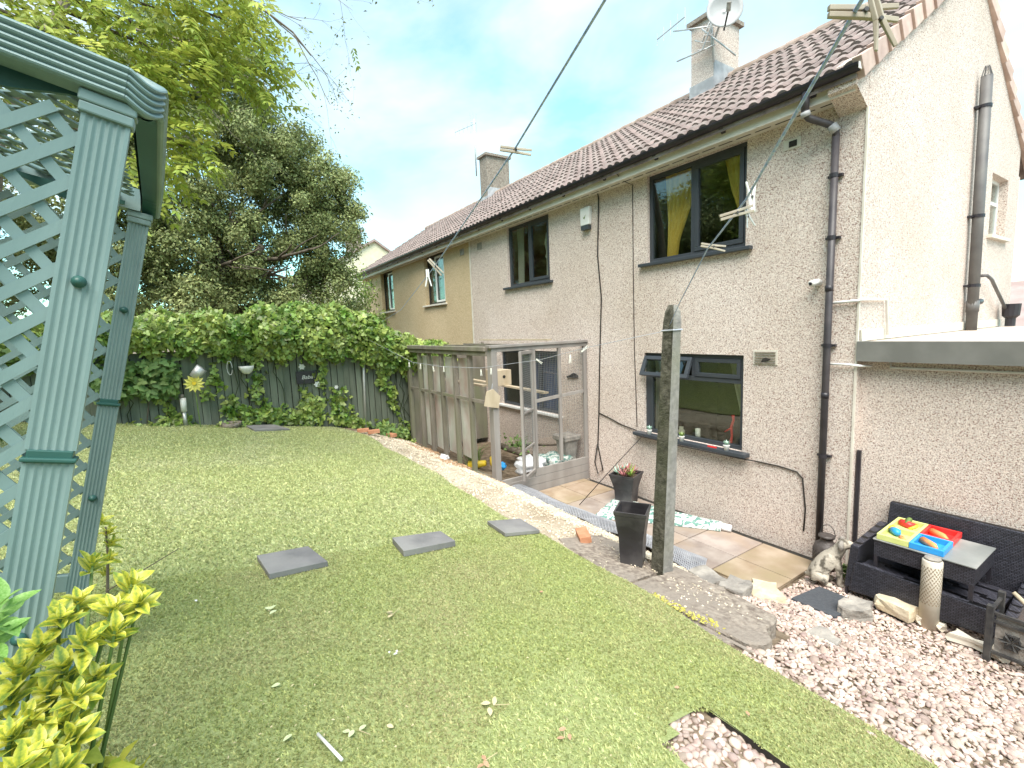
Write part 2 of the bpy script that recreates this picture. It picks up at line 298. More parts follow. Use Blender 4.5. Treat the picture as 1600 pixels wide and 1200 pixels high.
class MB:
    def __init__(s): s.v = []; s.f = []; s.mi = []; s.cur = 0
    def add(s, vs, fs):
        k = len(s.v); s.v += [tuple(v) for v in vs]; s.f += [tuple(i + k for i in f) for f in fs]; s.mi += [s.cur] * len(fs); return s
    def box(s, a, b):
        (x0, y0, z0), (x1, y1, z1) = a, b
        if x0 > x1: x0, x1 = x1, x0
        if y0 > y1: y0, y1 = y1, y0
        if z0 > z1: z0, z1 = z1, z0
        return s.add([(x0, y0, z0), (x1, y0, z0), (x1, y1, z0), (x0, y1, z0), (x0, y0, z1), (x1, y0, z1), (x1, y1, z1), (x0, y1, z1)],
              [(0, 3, 2, 1), (4, 5, 6, 7), (0, 1, 5, 4), (1, 2, 6, 5), (2, 3, 7, 6), (3, 0, 4, 7)])
    def bar(s, p, q, w, h, upv=(0, 0, 1), w2=None, h2=None):
        p, q = Vector(p), Vector(q); d = (q - p).normalized(); u = Vector(upv)
        if abs(d.dot(u)) > .95: u = Vector((0, 1, 0)) if abs(d.y) < .9 else Vector((1, 0, 0))
        sx = d.cross(u).normalized(); uy = sx.cross(d)
        w2 = w2 or w; h2 = h2 or h
        vs = []
        for c, ww, hh in ((p, w, h), (q, w2, h2)):
            for a, b in ((-1, -1), (1, -1), (1, 1), (-1, 1)): vs.append(c + sx * a * ww / 2 + uy * b * hh / 2)
        return s.add(vs, [(0, 1, 2, 3), (7, 6, 5, 4), (0, 4, 5, 1), (1, 5, 6, 2), (2, 6, 7, 3), (3, 7, 4, 0)])
    def tube(s, pts, r, n=8, cap=True):
        pts = [Vector(p) for p in pts]; rs = r if isinstance(r, (list, tuple)) else [r] * len(pts)
        rings = []; prev = None
        for i, p in enumerate(pts):
            d = (pts[min(i + 1, len(pts) - 1)] - pts[max(i - 1, 0)])
            if d.length < 1e-9: d = Vector((0, 0, 1))
            d.normalize()
            if prev is None: u = d.orthogonal().normalized()
            else:
                u = prev - d * prev.dot(d); u = u.normalized() if u.length > 1e-6 else d.orthogonal().normalized()
            prev = u; w = d.cross(u)
            rings.append([p + (u * math.cos(2 * math.pi * k / n) + w * math.sin(2 * math.pi * k / n)) * rs[i] for k in range(n)])
        vs = [v for g in rings for v in g]; fs = []
        for i in range(len(pts) - 1):
            for k in range(n): a = i * n + k; b = i * n + (k + 1) % n; fs.append((a, b, b + n, a + n))
        if cap: fs.append(tuple(range(n))[::-1]); fs.append(tuple((len(pts) - 1) * n + k for k in range(n)))
        return s.add(vs, fs)
    def lathe(s, prof, c=(0, 0, 0), n=20, sq=False, rot=0):
        cx, cy, cz = c; vs = []; fs = []
        for r, z in prof:
            for k in range(n):
                a = 2 * math.pi * k / n + rot
                vs.append((cx + r * math.cos(a), cy + r * math.sin(a), cz + z))
        for i in range(len(prof) - 1):
            for k in range(n): a = i * n + k; b = i * n + (k + 1) % n; fs.append((a, b, b + n, a + n))
        fs.append(tuple(range(n))[::-1]); fs.append(tuple((len(prof) - 1) * n + k for k in range(n)))
        return s.add(vs, fs)
    def prism(s, poly, axis, a, b):
        def P(u, v, w): return {'x': (w, u, v), 'y': (u, w, v), 'z': (u, v, w)}[axis]
        n = len(poly); vs = [P(u, v, a) for u, v in poly] + [P(u, v, b) for u, v in poly]
        fs = [tuple(range(n))[::-1], tuple(range(n, 2 * n))] + [(i, (i + 1) % n, n + (i + 1) % n, n + i) for i in range(n)]
        return s.add(vs, fs)
    def mesh(s, name, mats, smooth=False):
        me = bpy.data.meshes.new(name); me.from_pydata(s.v, [], s.f)
        for m in (mats if isinstance(mats, (list, tuple)) else [mats]): me.materials.append(m)
        me.polygons.foreach_set('material_index', s.mi)
        bm = bmesh.new(); bm.from_mesh(me); bmesh.ops.recalc_face_normals(bm, faces=bm.faces); bm.to_mesh(me); bm.free()
        if smooth:
            for p in me.polygons: p.use_smooth = True
        return me
    def build(s, name, mats, parent=None, smooth=False, bevel=0, world=False):
        """world=True: vertices are in world coordinates, parent's location is taken off (unrotated parents)"""
        if world and parent is not None:
            L = parent.matrix_basis.translation.copy()
            if parent.parent is not None: L = L + parent.parent.matrix_basis.translation
            s.v = [(x - L.x, y - L.y, z - L.z) for x, y, z in s.v]
        o = bpy.data.objects.new(name, s.mesh(name, mats, smooth)); link(o, parent)
        if bevel:
            b = o.modifiers.new('bevel', 'BEVEL'); b.width = bevel; b.segments = 2; b.limit_method = 'ANGLE'; b.angle_limit = R(40)
        return o

def npmesh(name, V, F, mats, parent=None, smooth=False):
    """fast merged mesh; V (n,3), F (m,k)"""
    V = np.asarray(V, np.float32); F = np.asarray(F, np.int32)
    me = bpy.data.meshes.new(name); me.vertices.add(len(V)); me.vertices.foreach_set('co', V.ravel())
    k = F.shape[1]; me.loops.add(F.size); me.loops.foreach_set('vertex_index', F.ravel())
    me.polygons.add(len(F)); me.polygons.foreach_set('loop_start', np.arange(0, F.size, k, dtype=np.int32)); me.polygons.foreach_set('loop_total', np.full(len(F), k, np.int32))
    if smooth: me.polygons.foreach_set('use_smooth', np.ones(len(F), bool))
    me.materials.append(mats); me.update(calc_edges=True); me.validate()
    return link(bpy.data.objects.new(name, me), parent)

def nrm(a): return a / np.maximum(np.linalg.norm(a, axis=1, keepdims=True), 1e-9)
def scatter(P, D, N, L, Wd, tv, tf):
    """place template tv,tf (x width, y length, z normal) at P with direction D and normal N"""
    D = nrm(D); X = nrm(np.cross(D, N)); Z = np.cross(X, D)
    tv = np.asarray(tv, float); n, k = len(P), len(tv)
    V = P[:, None, :] + X[:, None, :] * (tv[None, :, 0:1] * Wd[:, None, None]) + D[:, None, :] * (tv[None, :, 1:2] * L[:, None, None]) + Z[:, None, :] * (tv[None, :, 2:3] * L[:, None, None])
    F = (np.asarray(tf)[None] + (np.arange(n) * k)[:, None, None])
    return V.reshape(-1, 3), F.reshape(-1, len(tf[0]))
DIA = ([(0, 0, 0), (.5, .45, .1), (0, 1, -.05), (-.5, .45, .1)], [(0, 1, 2), (0, 2, 3)])
_h = [(0, 0), (.36, -.12), (.55, .2), (.28, .36), (.32, .62), (0, 1.0), (-.32, .62), (-.28, .36), (-.55, .2), (-.36, -.12)]
IVY = ([(0, .3, .05)] + [(x, y, 0) for x, y in _h], [(0, i + 1, (i + 1) % 10 + 1) for i in range(10)])

# ------------------------------------------------------------------ ground profile
def interp(x, pts):
    if x <= pts[0][0]: return pts[0][1]
    for (a, b), (c, d) in zip(pts, pts[1:]):
        if x <= c: return b + (d - b) * (x - a) / (c - a)
    return pts[-1][1]
PL = [(2.4, .725), (3.0, .52), (3.6, .27), (4.2, .06), (4.6, -.02), (5.3, -.02)]
PM = [(2.4, .725), (3.04, .59), (3.5, .33), (4.0, .10), (4.25, -.04), (4.6, -.06), (5.3, -.06)]
PR = [(2.4, .715), (3.0, .53), (3.6, .32), (4.2, .12), (4.6, .05), (5.5, .02)]
def lawn_z(y): return 1.15 - .165 * y
def gz(x, y):
    if y <= 2.4:
        z = lawn_z(y) - .025
        if y < -3: z = lawn_z(-3) - .025 + (-3 - y) * .03
        return z
    l, mm, r = interp(y, PL), interp(y, PM), interp(y, PR)
    if x < -6.6: return l
    if x < -6.0: t = (x + 6.6) / .6; return l * (1 - t) + mm * t
    if x < -2.3: return mm
    if x < -1.9: t = (x + 2.3) / .4; return mm * (1 - t) + r * t
    return r
xs = sorted(set([-300, -120, -60, -35, -25, -18, -14] + [round(-12 + .25 * i, 3) for i in range(60)] + [4, 8, 15, 40, 120, 300]))
ys = sorted(set([-300, -100, -40, -20, -12, -8, -5, -3, -2, -1, 0, 1, 2, 2.4] + [round(2.4 + .1 * i, 3) for i in range(31)] + [5.6, 8, 12, 20, 40, 100, 300]))
V = [(x, y, gz(x, y) if y < 5.5 else .0) for y in ys for x in xs]
nx = len(xs); F = [(j * nx + i, j * nx + i + 1, (j + 1) * nx + i + 1, (j + 1) * nx + i) for j in range(len(ys) - 1) for i in range(nx - 1)]
tag(npmesh('ground', V, F, M['soil'], smooth=True), kind='structure')

# ------------------------------------------------------------------ lawn (artificial turf)
NOTCH = (-1.23, 1.43, .9, 1.76)
def in_notch(x, y):
    return (x > -1.23 + .09 * np.abs((y - 1.6) / .17) ** 1.5) & (y > 1.43 + .05 * np.sin(x * 7) * 0 + np.clip((x + 1.1) * -.55, -.12, 0)) & (y < 1.77)
def lawn_edge(x): return 2.39 + .035 * np.sin(x * 1.9) + .02 * np.sin(x * 5.3) + np.where(x < -8.6, (x + 8.6) * .35, 0)
def seam(y): return -3.46 - .06 * (y - .5) + .02 * np.sin(y * 9)
mb = MB()
gx = np.concatenate([np.arange(-9.6, -3, .3), np.arange(-3, 1.6, .06)])
ny = 46
grid = [[(float(x), float(-3.2 + (lawn_edge(x) + 3.2) * j / ny)) for j in range(ny + 1)] for x in gx]
for i in range(len(gx) - 1):
    for j in range(ny):
        q = [grid[i][j], grid[i + 1][j], grid[i + 1][j + 1], grid[i][j + 1]]
        cx = sum(a[0] for a in q) / 4; cy = sum(a[1] for a in q) / 4
        if bool(in_notch(np.array(cx), np.array(cy))): continue
        mb.add([(x, y, lawn_z(y) + .004) for x, y in q], [(0, 1, 2, 3)])
tag(mb.build('lawn', M['turf_base']), kind='structure')
# dark cut edge of the turf along the notch
mb = MB()
for i in range(60):
    x = -1.18 + i * .04
    mb.add([(x, 1.768, lawn_z(1.768) + .008), (x + .04, 1.768, lawn_z(1.768) + .008), (x + .04, 1.764, lawn_z(1.77) - .03), (x, 1.764, lawn_z(1.77) - .03)], [(0, 1, 2, 3)])
tag(mb.build('turf_cut_edge', M['dark_gap']), kind='structure')

def blades(name, n, xr, yr, cond, L0, mname, parent=None, w=.0035):
    x = RNG.uniform(*xr, n); y = RNG.uniform(*yr, n)
    k = cond(x, y) & (y < lawn_edge(x) + RNG.uniform(-.02, .012, n)) & ~in_notch(x, y) ; x, y = x[k], y[k]; n = len(x)
    P = np.stack([x, y, lawn_z(y) + .003], 1)
    a = RNG.uniform(0, 2 * np.pi, n); lean = RNG.uniform(.35, 1.7, n)
    D = np.stack([np.cos(a) * lean, np.sin(a) * lean, np.ones(n)], 1)
    N = np.stack([np.sin(a), -np.cos(a), np.zeros(n)], 1) + RNG.normal(0, .4, (n, 3))
    L = L0 * RNG.uniform(.6, 1.25, n)
    V, F = scatter(P, D, N, L, np.full(n, w) * RNG.uniform(.7, 1.4, n), [(-1, 0, 0), (1, 0, 0), (.5, .75, .12), (0, 1, .35)], [(0, 1, 2), (0, 2, 3)])
    return tag(npmesh(name, V, F, M[mname], parent), kind='stuff')
farc = lambda x, y: x < seam(y)
nearc = lambda x, y: (x >= seam(y)) & ~((y < 1.44) & (x > -1.45 - .25 * np.cos((y - 1.44) * 2)))
patc = lambda x, y: (y < 1.44) & (x > -1.45 - .25 * np.cos((y - 1.44) * 2)) & (x > -1.9)
o = blades('grass', 165000, (-9.6, -3.3), (-3.1, 2.5), farc, .024, 'turf_far', w=.006); tag(o, 'pale green artificial turf on the far side of the stepping slabs', 'grass')
o = blades('grass', 480000, (-3.6, 1.2), (-3.1, 2.5), nearc, .0145, 'turf_near', w=.0036); tag(o, 'darker green artificial turf in the foreground, straw flecked', 'grass')
o = blades('grass', 60000, (-1.9, .8), (-.3, 1.44), patc, .018, 'turf_patch', w=.0032); tag(o, 'lighter offcut of turf beside the pebble notch', 'grass')

# ------------------------------------------------------------------ pebbles and gravel
def ico(sub):
    bm = bmesh.new(); bmesh.ops.create_icosphere(bm, subdivisions=sub, radius=1)
    v = np.array([p.co[:] for p in bm.verts]); f = np.array([[q.index for q in p.verts] for p in bm.faces]); bm.free(); return v, f
def stones(name, pts, size, sub, mname, parent=None, flat=.55, jitter=.16):
    tv, tf = ico(sub); n = len(pts); k = len(tv)
    s = size * np.exp(RNG.normal(0, .28, n))[:, None] * np.stack([RNG.uniform(.95, 1.45, n), RNG.uniform(.7, 1.0, n), RNG.uniform(flat * .7, flat * 1.3, n)], 1)
    a = RNG.uniform(0, 2 * np.pi, n); b = RNG.normal(0, .35, n); c = RNG.normal(0, .35, n)
    ca, sa, cb, sb, cc, sc_ = np.cos(a), np.sin(a), np.cos(b), np.sin(b), np.cos(c), np.sin(c)
    o = np.zeros(n); l = np.ones(n)
    Rz = np.stack([np.stack([ca, -sa, o], 1), np.stack([sa, ca, o], 1), np.stack([o, o, l], 1)], 1)
    Rx = np.stack([np.stack([l, o, o], 1), np.stack([o, cb, -sb], 1), np.stack([o, sb, cb], 1)], 1)
    Ry = np.stack([np.stack([cc, o, sc_], 1), np.stack([o, l, o], 1), np.stack([-sc_, o, cc], 1)], 1)
    Q = Ry @ Rx @ Rz
    j = 1 + RNG.normal(0, jitter * .5, (n, k, 1))
    V = (tv[None] * j * s[:, None, :]) @ np.transpose(Q, (0, 2, 1)) + pts[:, None, :]
    F = tf[None] + (np.arange(n) * k)[:, None, None]
    return npmesh(name, V.reshape(-1, 3), F.reshape(-1, 3), M[mname], parent, smooth=True)
def layer(n, xr, yr, cond, dz=0, sep=0):
    x = RNG.uniform(*xr, n); y = RNG.uniform(*yr, n); k = cond(x, y); x, y = x[k], y[k]
    z = np.array([gz(a, b) for a, b in zip(x, y)]) + dz + RNG.uniform(-.006, .01, len(x))
    P = np.stack([x, y, z], 1)
    if sep:       # thin out to an even packing
        keep = []; cell = {}
        for i, (a, b) in enumerate(zip(x, y)):
            c = (int(a / sep), int(b / sep)); ok = True
            for dx in (-1, 0, 1):
                for dy in (-1, 0, 1):
                    for q in cell.get((c[0] + dx, c[1] + dy), ()):
                        if (x[q] - a) ** 2 + (y[q] - b) ** 2 < sep * sep: ok = False
            if ok: keep.append(i); cell.setdefault(c, []).append(i)
        P = P[keep]
    return P
rc = lambda x, y: (x > -2.0 - .25 * (y - 3.2)) & (y > lawn_edge(x) - .06) & ~((x > -1.76) & (x < 1) & (y > 5.5)) & ~((x < -2.2) & (y > 4.25)) & ~((x < -1.42) & (y < 3.12)) & ~((np.abs(x + 1.77) < .175) & (np.abs(y - 4.36) < .265) & (RNG.random(len(x)) < .985))
P = layer(48000, (-2.6, 1.1), (2.3, 5.5), rc, .006, .0192)
o = stones('pebbles', P, .0140, 2, 'pebble'); tag(o, 'pink and cream rounded pebbles covering the slope by the wicker sofa', 'pebbles', kind='stuff')
nc = lambda x, y: in_notch(x, y) | ((x > -1.25) & (y > 1.36) & (y < 1.80) & (x < -1.0) & in_notch(x + .02, y))
P = layer(16000, (-1.25, .1), (1.28, 1.8), nc, -.002, .021)
o = stones('pebbles', P, .0165, 2, 'pebble'); tag(o, 'pebbles showing through the notch cut in the turf', 'pebbles', kind='stuff')

# path of grit and pale chippings between lawn and house
mb = MB()
px_ = [round(-9.3 + .2 * i, 2) for i in range(33)]
for a, b in zip(px_, px_[1:]):
    yy = [2.3, 2.5, 2.75, 3.0, 3.2]
    for c, d in zip(yy, yy[1:]):
        mb.add([(a, c, gz(a, c) + .012), (b, c, gz(b, c) + .012), (b, d, gz(b, d) + .012), (a, d, gz(a, d) + .012)], [(0, 1, 2, 3)])
tag(mb.build('path', M['grit']), kind='structure')
gc = lambda x, y: (y > 2.36 + RNG.uniform(-.05, .1, len(x))) & (y < 3.45 - .0 * x) & ~((x > -3.2) & (y < 3.02)) & (x < -2.3) & ((y > 2.95) | (RNG.uniform(0, 1, len(x)) < .25))
P = layer(24000, (-9.2, -2.3), (2.34, 3.6), gc, .014)
P = np.concatenate([P, layer(7000, (-6.0, -2.35), (3.0, 3.6), lambda x, y: y > 3.0, .018)])
o = stones('gravel', P, .0095, 1, 'pebble2', flat=.7); tag(o, 'pale cream chippings along the path beside the aviary', 'gravel', kind='stuff')
# debris: brick-red and brown crumbs below the aviary
P = layer(2600, (-9.3, -5.8), (3.1, 3.62), lambda x, y: (np.sin(x * 5.1) + RNG.normal(0, .5, len(x)) > .2), .02)
o = stones('leaf_litter', P, .013, 1, 'debris', flat=.5); tag(o, 'brown leaf crumbs and grit along the aviary foot', 'leaf litter', kind='stuff')

# ------------------------------------------------------------------ patio slabs
pat = MB().box((-6.1, 4.28, -.10), (-2.24, 5.30, -.022)).build('patio', M['soil']); tag(pat, kind='structure')
k = 0
rows = [(4.30, 4.735), (4.745, 5.285)]
for r_, (y0, y1) in enumerate(rows):
    x = -2.24
    while x > -5.9:
        w = .595; xa = max(x - w, -5.95)
        b = MB().box((xa + .004, y0, -.02), (x - .004, y1, RNG.uniform(-.003, .003)))
        b.build('slab', M['slab2'] if (x < -4.9 or k % 7 == 0) else M['slab'], pat, bevel=.005)
        x -= w + .004; k += 1
tag(MB().box((-6.0, 5.30, -.06), (-2.1, 5.44, -.045)).build('drain_channel', M['dark_gap']), kind='structure')

# ------------------------------------------------------------------ houses
YF = 5.443; YR = 11.05; XG = -2.03; XJ = -9.93; XE = -18.67
h1 = thing('pebbledash_house', (-6, 8, 0), 'pinkish pebbledashed house with anthracite windows and a brown tiled roof', 'house')
h2 = thing('buff_house', (-14.3, 8, 0), 'adjoining buff roughcast half of the semi with narrow windows', 'house')
H1 = [(-4.74, 1.00, -3.205, 2.19), (-4.67, 3.47, -3.21, 4.665), (-8.33, 3.47, -6.93, 4.665), (-8.76, .98, -6.75, 2.17)]
H2 = [(-12.64, 3.36, -11.36, 4.70), (-16.48, 3.36, -15.26, 4.70)]
def wall_y(mb, x0, x1, z0, z1, holes, y, rev=.13):
    X = sorted({x0, x1, *[h[0] for h in holes], *[h[2] for h in holes]}); Z = sorted({z0, z1, *[h[1] for h in holes], *[h[3] for h in holes]})
    for a, b in zip(X, X[1:]):
        for c, d in zip(Z, Z[1:]):
            if any(h[0] <= (a + b) / 2 <= h[2] and h[1] <= (c + d) / 2 <= h[3] for h in holes): continue
            mb.add([(a, y, c), (b, y, c), (b, y, d), (a, y, d)], [(0, 1, 2, 3)])
    for h in holes:
        a, c, b, d = h; q = y + rev
        mb.add([(a, y, c), (a, q, c), (a, q, d), (a, y, d), (b, y, c), (b, q, c), (b, q, d), (b, y, d)], [(0, 1, 2, 3), (4, 5, 6, 7), (0, 1, 5, 4), (3, 2, 6, 7)])
def sheet(mb, name, m, parent):
    L = parent.location; mb.v = [(x - L.x, y - L.y, z - L.z) for x, y, z in mb.v]
    me = bpy.data.meshes.new(name); me.from_pydata(mb.v, [], mb.f); me.materials.append(m)
    return link(bpy.data.objects.new(name, me), parent)
RZ, RY = 6.93, 8.4; EZ = 4.86
PITCH = math.atan(.646); ey, ez = 5.14, 4.845
mb = MB(); wall_y(mb, XJ, XG, -.3, 4.72, H1, YF)
sheet(mb, 'front_wall', M['dash'], h1)
mb = MB(); wall_y(mb, XE, XJ, -.3, 4.72, H2, YF - .004)
sheet(mb, 'front_wall', M['buff'], h2)
# gable with its window opening
gw = (9.63, 3.70, 10.5, 4.56)
mb = MB()
def gable(mb, x, hole=None):
    Y0, Y1 = YF, YR
    top = lambda y: 4.79 + (y - ey) * .646 if y < RY else 4.79 + (2 * RY - ey - y) * .646
    Ysp = sorted({Y0, RY, Y1, *([hole[0], hole[2]] if hole else [])})
    for a, b in zip(Ysp, Ysp[1:]):
        if hole and hole[0] <= (a + b) / 2 <= hole[2]:
            mb.add([(x, a, -.3), (x, b, -.3), (x, b, hole[1]), (x, a, hole[1])], [(0, 1, 2, 3)])
            mb.add([(x, a, hole[3]), (x, b, hole[3]), (x, b, top(b)), (x, a, top(a))], [(0, 1, 2, 3)])
        else: mb.add([(x, a, -.3), (x, b, -.3), (x, b, top(b)), (x, a, top(a))], [(0, 1, 2, 3)])
gable(mb, XG, gw)
a, c, b, d = gw
mb.add([(XG, a, c), (XG - .12, a, c), (XG - .12, a, d), (XG, a, d), (XG, b, c), (XG - .12, b, c), (XG - .12, b, d), (XG, b, d)], [(0, 1, 2, 3), (4, 5, 6, 7), (0, 1, 5, 4), (3, 2, 6, 7)])
sheet(mb, 'gable_wall', M['dash'], h1)
mb = MB(); mb.prism([(YF - .001, 4.55), (5.18, 4.70), (5.16, 4.90), (5.5, 5.1), (5.6, 4.7)], 'x', XG - .24, XG - .003); mb.build('eaves_kneeler', M['dash'], h1, world=True)
mb = MB().box((XG - .012, YF - .012, -.2), (XG + .006, YF + .012, 4.56)); mb.build('corner_bead', M['render_edge'], h1, world=True)
mb = MB().box((XJ - .02, YF - .014, -.2), (XJ + .03, YF - .006, 4.7)); mb.build('render_joint', M['render_edge'], h2, world=True)
mb = MB(); gable(mb, XE); sheet(mb, 'gable_wall', M['buff'], h2)
mb = MB().box((XE, YR, 0), (XJ, YR + .1, 4.7)); mb.build('rear_wall', M['buff'], h2, world=True)
mb = MB().box((XJ, YR, 0), (XG - .001, YR + .1, 4.7)); mb.build('rear_wall', M['dash'], h1, world=True)
# rooms behind the windows
def room(parent, h, m, depth=2.6):
    a, c, b, d = h; y0 = YF + .14; y1 = YF + depth
    a -= .5; b += .5; c0 = c - .9; d += .25
    mb = MB(); mb.add([(a, y0, c0), (b, y0, c0), (b, y1, c0), (a, y1, c0), (a, y0, d), (b, y0, d), (b, y1, d), (a, y1, d)], [(0, 1, 2, 3), (4, 5, 6, 7), (1, 2, 6, 5), (2, 3, 7, 6), (3, 0, 4, 7)])
    mb.build('room_interior', m, parent, world=True)
for h in (H1[0], H1[1], H1[3]): room(h1, h, M['room'])
room(h1, H1[2], M['redroom'], 1.6)
for h in H2: room(h2, h, M['room'])

# windows ------------------------------------------------------------
def frame_mb(x0, x1, z0, z1, y, t=.06, dp=.06):
    m_ = MB(); m_.box((x0, y, z0), (x1, y + dp, z0 + t)); m_.box((x0, y, z1 - t), (x1, y + dp, z1)); m_.box((x0, y, z0 + t), (x0 + t, y + dp, z1 - t)); m_.box((x1 - t, y, z0 + t), (x1, y + dp, z1 - t)); return m_
def pane(parent, x0, x1, z0, z1, y):
    m_ = MB().box((x0, y, z0), (x1, y + .02, z1)); return m_.build('pane', M['glass'], parent, world=True)
def window(house, h, splits, fm, dy=.05, sash=(), sillw=.12, sillm=None):
    x0, z0, x1, z1 = h; y = YF + dy
    f = frame_mb(x0, x1, z0, z1, y, .055)
    for s in splits: f.box((s - .03, y + .001, z0 + .055), (s + .03, y + .059, z1 - .055))
    w = f.build('window', fm, house, world=True, bevel=.004)
    xs_ = [x0 + .055] + [q for s in splits for q in (s - .03, s + .03)] + [x1 - .055]
    for i in range(0, len(xs_), 2):
        a, b = xs_[i], xs_[i + 1]
        if i // 2 in sash:
            frame_mb(a + .002, b - .002, z0 + .057, z1 - .057, y - .012, .055, .05).build('sash', fm, w, world=True, bevel=.004)
            pane(w, a + .056, b - .056, z0 + .111, z1 - .111, y + .01)
        else: pane(w, a, b, z0 + .055, z1 - .055, y + .02)
    sl_ = MB().box((x0 - sillw, YF - .07, z0 - .045), (x1 + .09, y + .03, z0 - .001))
    sl_.build('sill', sillm or fm, w, world=True, bevel=.006)
    return w
w_big = window(h1, H1[1], [-3.96], M['anthra'], sash=(1,))
w_small = window(h1, H1[2], [-7.62], M['anthra'], sash=(1,))
w_av = window(h1, H1[3], [-8.1, -7.42], M['anthra'], sillm=M['whiteframe'])
for i, h in enumerate(H2): window(h2, h, [h[0] + .50], M['brownframe'], dy=.10, sillm=M['fascia'], sash=())
for h in H2:
    x0, z0, x1, z1 = h
    frame_mb(h[0] + .53, x1 - .16, z0 + .06, z1 - .06, YF + .082, .05, .03).build('sash', M['whiteframe'], h2, world=True)
# ground-floor window with one top vent standing open
x0, z0, x1, z1 = H1[0]; y = YF + .04; xm = -3.93; zt = 1.86
f = frame_mb(x0, x1, z0, z1, y, .055); f.box((x0 + .055, y + .001, zt - .03), (x1 - .055, y + .059, zt + .03)); f.box((xm - .03, y + .002, zt + .03), (xm + .03, y + .058, z1 - .055))
f.box((x0 + .055, y + .002, z0 + .055), (x0 + .12, y + .057, zt - .03))
w_gf = f.build('window', M['anthra'], h1, world=True, bevel=.004)
pane(w_gf, x0 + .12, x1 - .055, z0 + .055, zt - .03, y + .02)
frame_mb(xm + .032, x1 - .057, zt + .032, z1 - .057, y - .012, .05, .05).build('sash', M['anthra'], w_gf, world=True, bevel=.004)
pane(w_gf, xm + .08, x1 - .10, zt + .08, z1 - .10, y + .01)
piv = Vector((0, y - .01, z1 - .05)); ang = R(-24)
def tilt(mbx):
    mbx.v = [(x, *( (lambda q: (piv.y + q[0], piv.z + q[1]))(((yy - piv.y) * math.cos(ang) - (zz - piv.z) * math.sin(ang), (yy - piv.y) * math.sin(ang) + (zz - piv.z) * math.cos(ang))))) for x, yy, zz in mbx.v]; return mbx
tilt(frame_mb(x0 - .005, xm - .005, zt - .02, z1 - .05, y - .03, .055, .045)).build('sash', M['anthra'], w_gf, world=True, bevel=.004)
tilt(MB().box((x0 + .05, y - .01, zt + .035), (xm - .06, y + .005, z1 - .105))).build('pane', M['glass'], w_gf, world=True)
MB().box((x0 - .13, YF - .12, z0 - .05), (x1 + .10, y + .03, z0 - .002)).build('sill', M['anthra'], w_gf, world=True, bevel=.006)
# curtains
def curtain(parent, pts, m, y, folds=9, amp=.03):
    """pts: list of (z, xleft, xright)"""
    mbx = MB(); rows_ = 14; cols = folds * 4; zs = []
    for r_ in range(rows_ + 1):
        t = r_ / rows_ * (len(pts) - 1); i = min(int(t), len(pts) - 2); u = t - i
        z = pts[i][0] * (1 - u) + pts[i + 1][0] * u; a = pts[i][1] * (1 - u) + pts[i + 1][1] * u; b = pts[i][2] * (1 - u) + pts[i + 1][2] * u
        for c_ in range(cols + 1): q = c_ / cols; zs.append((a + (b - a) * q, y + amp * math.sin(q * folds * 6.283 + r_ * .1), z))
    fs = [(r_ * (cols + 1) + c_, r_ * (cols + 1) + c_ + 1, (r_ + 1) * (cols + 1) + c_ + 1, (r_ + 1) * (cols + 1) + c_) for r_ in range(rows_) for c_ in range(cols)]
    mbx.add(zs, fs); return mbx.build('curtain', m, parent, smooth=True, world=True)
curtain(w_big, [(4.66, -4.50, -3.98), (4.2, -4.48, -4.08), (3.75, -4.46, -4.28), (3.45, -4.47, -4.33)], M['curtain'], YF + .19, 6)
curtain(w_big, [(4.66, -3.62, -3.22), (4.2, -3.52, -3.22), (3.85, -3.40, -3.22), (3.4, -3.36, -3.22)], M['curtain'], YF + .19, 5)
curtain(w_gf, [(2.2, -3.56, -3.2), (1.8, -3.48, -3.2), (1.3, -3.36, -3.2), (.95, -3.34, -3.2)], M['net'], YF + .25, 5, .02)
curtain(w_gf, [(2.2, -4.74, -4.52), (1.6, -4.74, -4.6), (.95, -4.74, -4.62)], M['net'], YF + .25, 4, .02)
curtain(w_av, [(2.17, -8.0, -6.8), (.98, -8.0, -6.8)], M['bluecurtain'], YF + .24, 14, .025)
curtain(w_small, [(4.66, -8.3, -8.05), (3.47, -8.3, -8.12)], M['net'], YF + .24, 4, .02)
# gable window
mb = MB(); x = XG - .10
gy0, gz0, gy1, gz1 = gw
for (a, b, c, d) in ((gy0, gy1, gz0, gz0 + .05), (gy0, gy1, gz1 - .05, gz1), (gy0, gy0 + .05, gz0 + .05, gz1 - .05), (gy1 - .05, gy1, gz0 + .05, gz1 - .05), (gy0 + .05, gy1 - .05, 4.19, 4.24)):
    mb.box((x - .05, a, c), (x, b, d))
wg = mb.build('window', M['whiteframe'], h1, world=True)
MB().box((x - .03, gy0 + .05, gz0 + .05), (x - .015, gy1 - .05, gz1 - .05)).build('pane', M['glass'], wg, world=True)
MB().box((x - .2, gy0 - .07, gz0 - .05), (XG + .06, gy1 + .07, gz0 - .002)).build('sill', M['render_edge'], wg, world=True)
MB().box((x - .9, gy0 - .2, gz0 - .3), (x - .8, gy1 + .2, gz1 + .2)).build('room_interior', M['room'], h1, world=True)

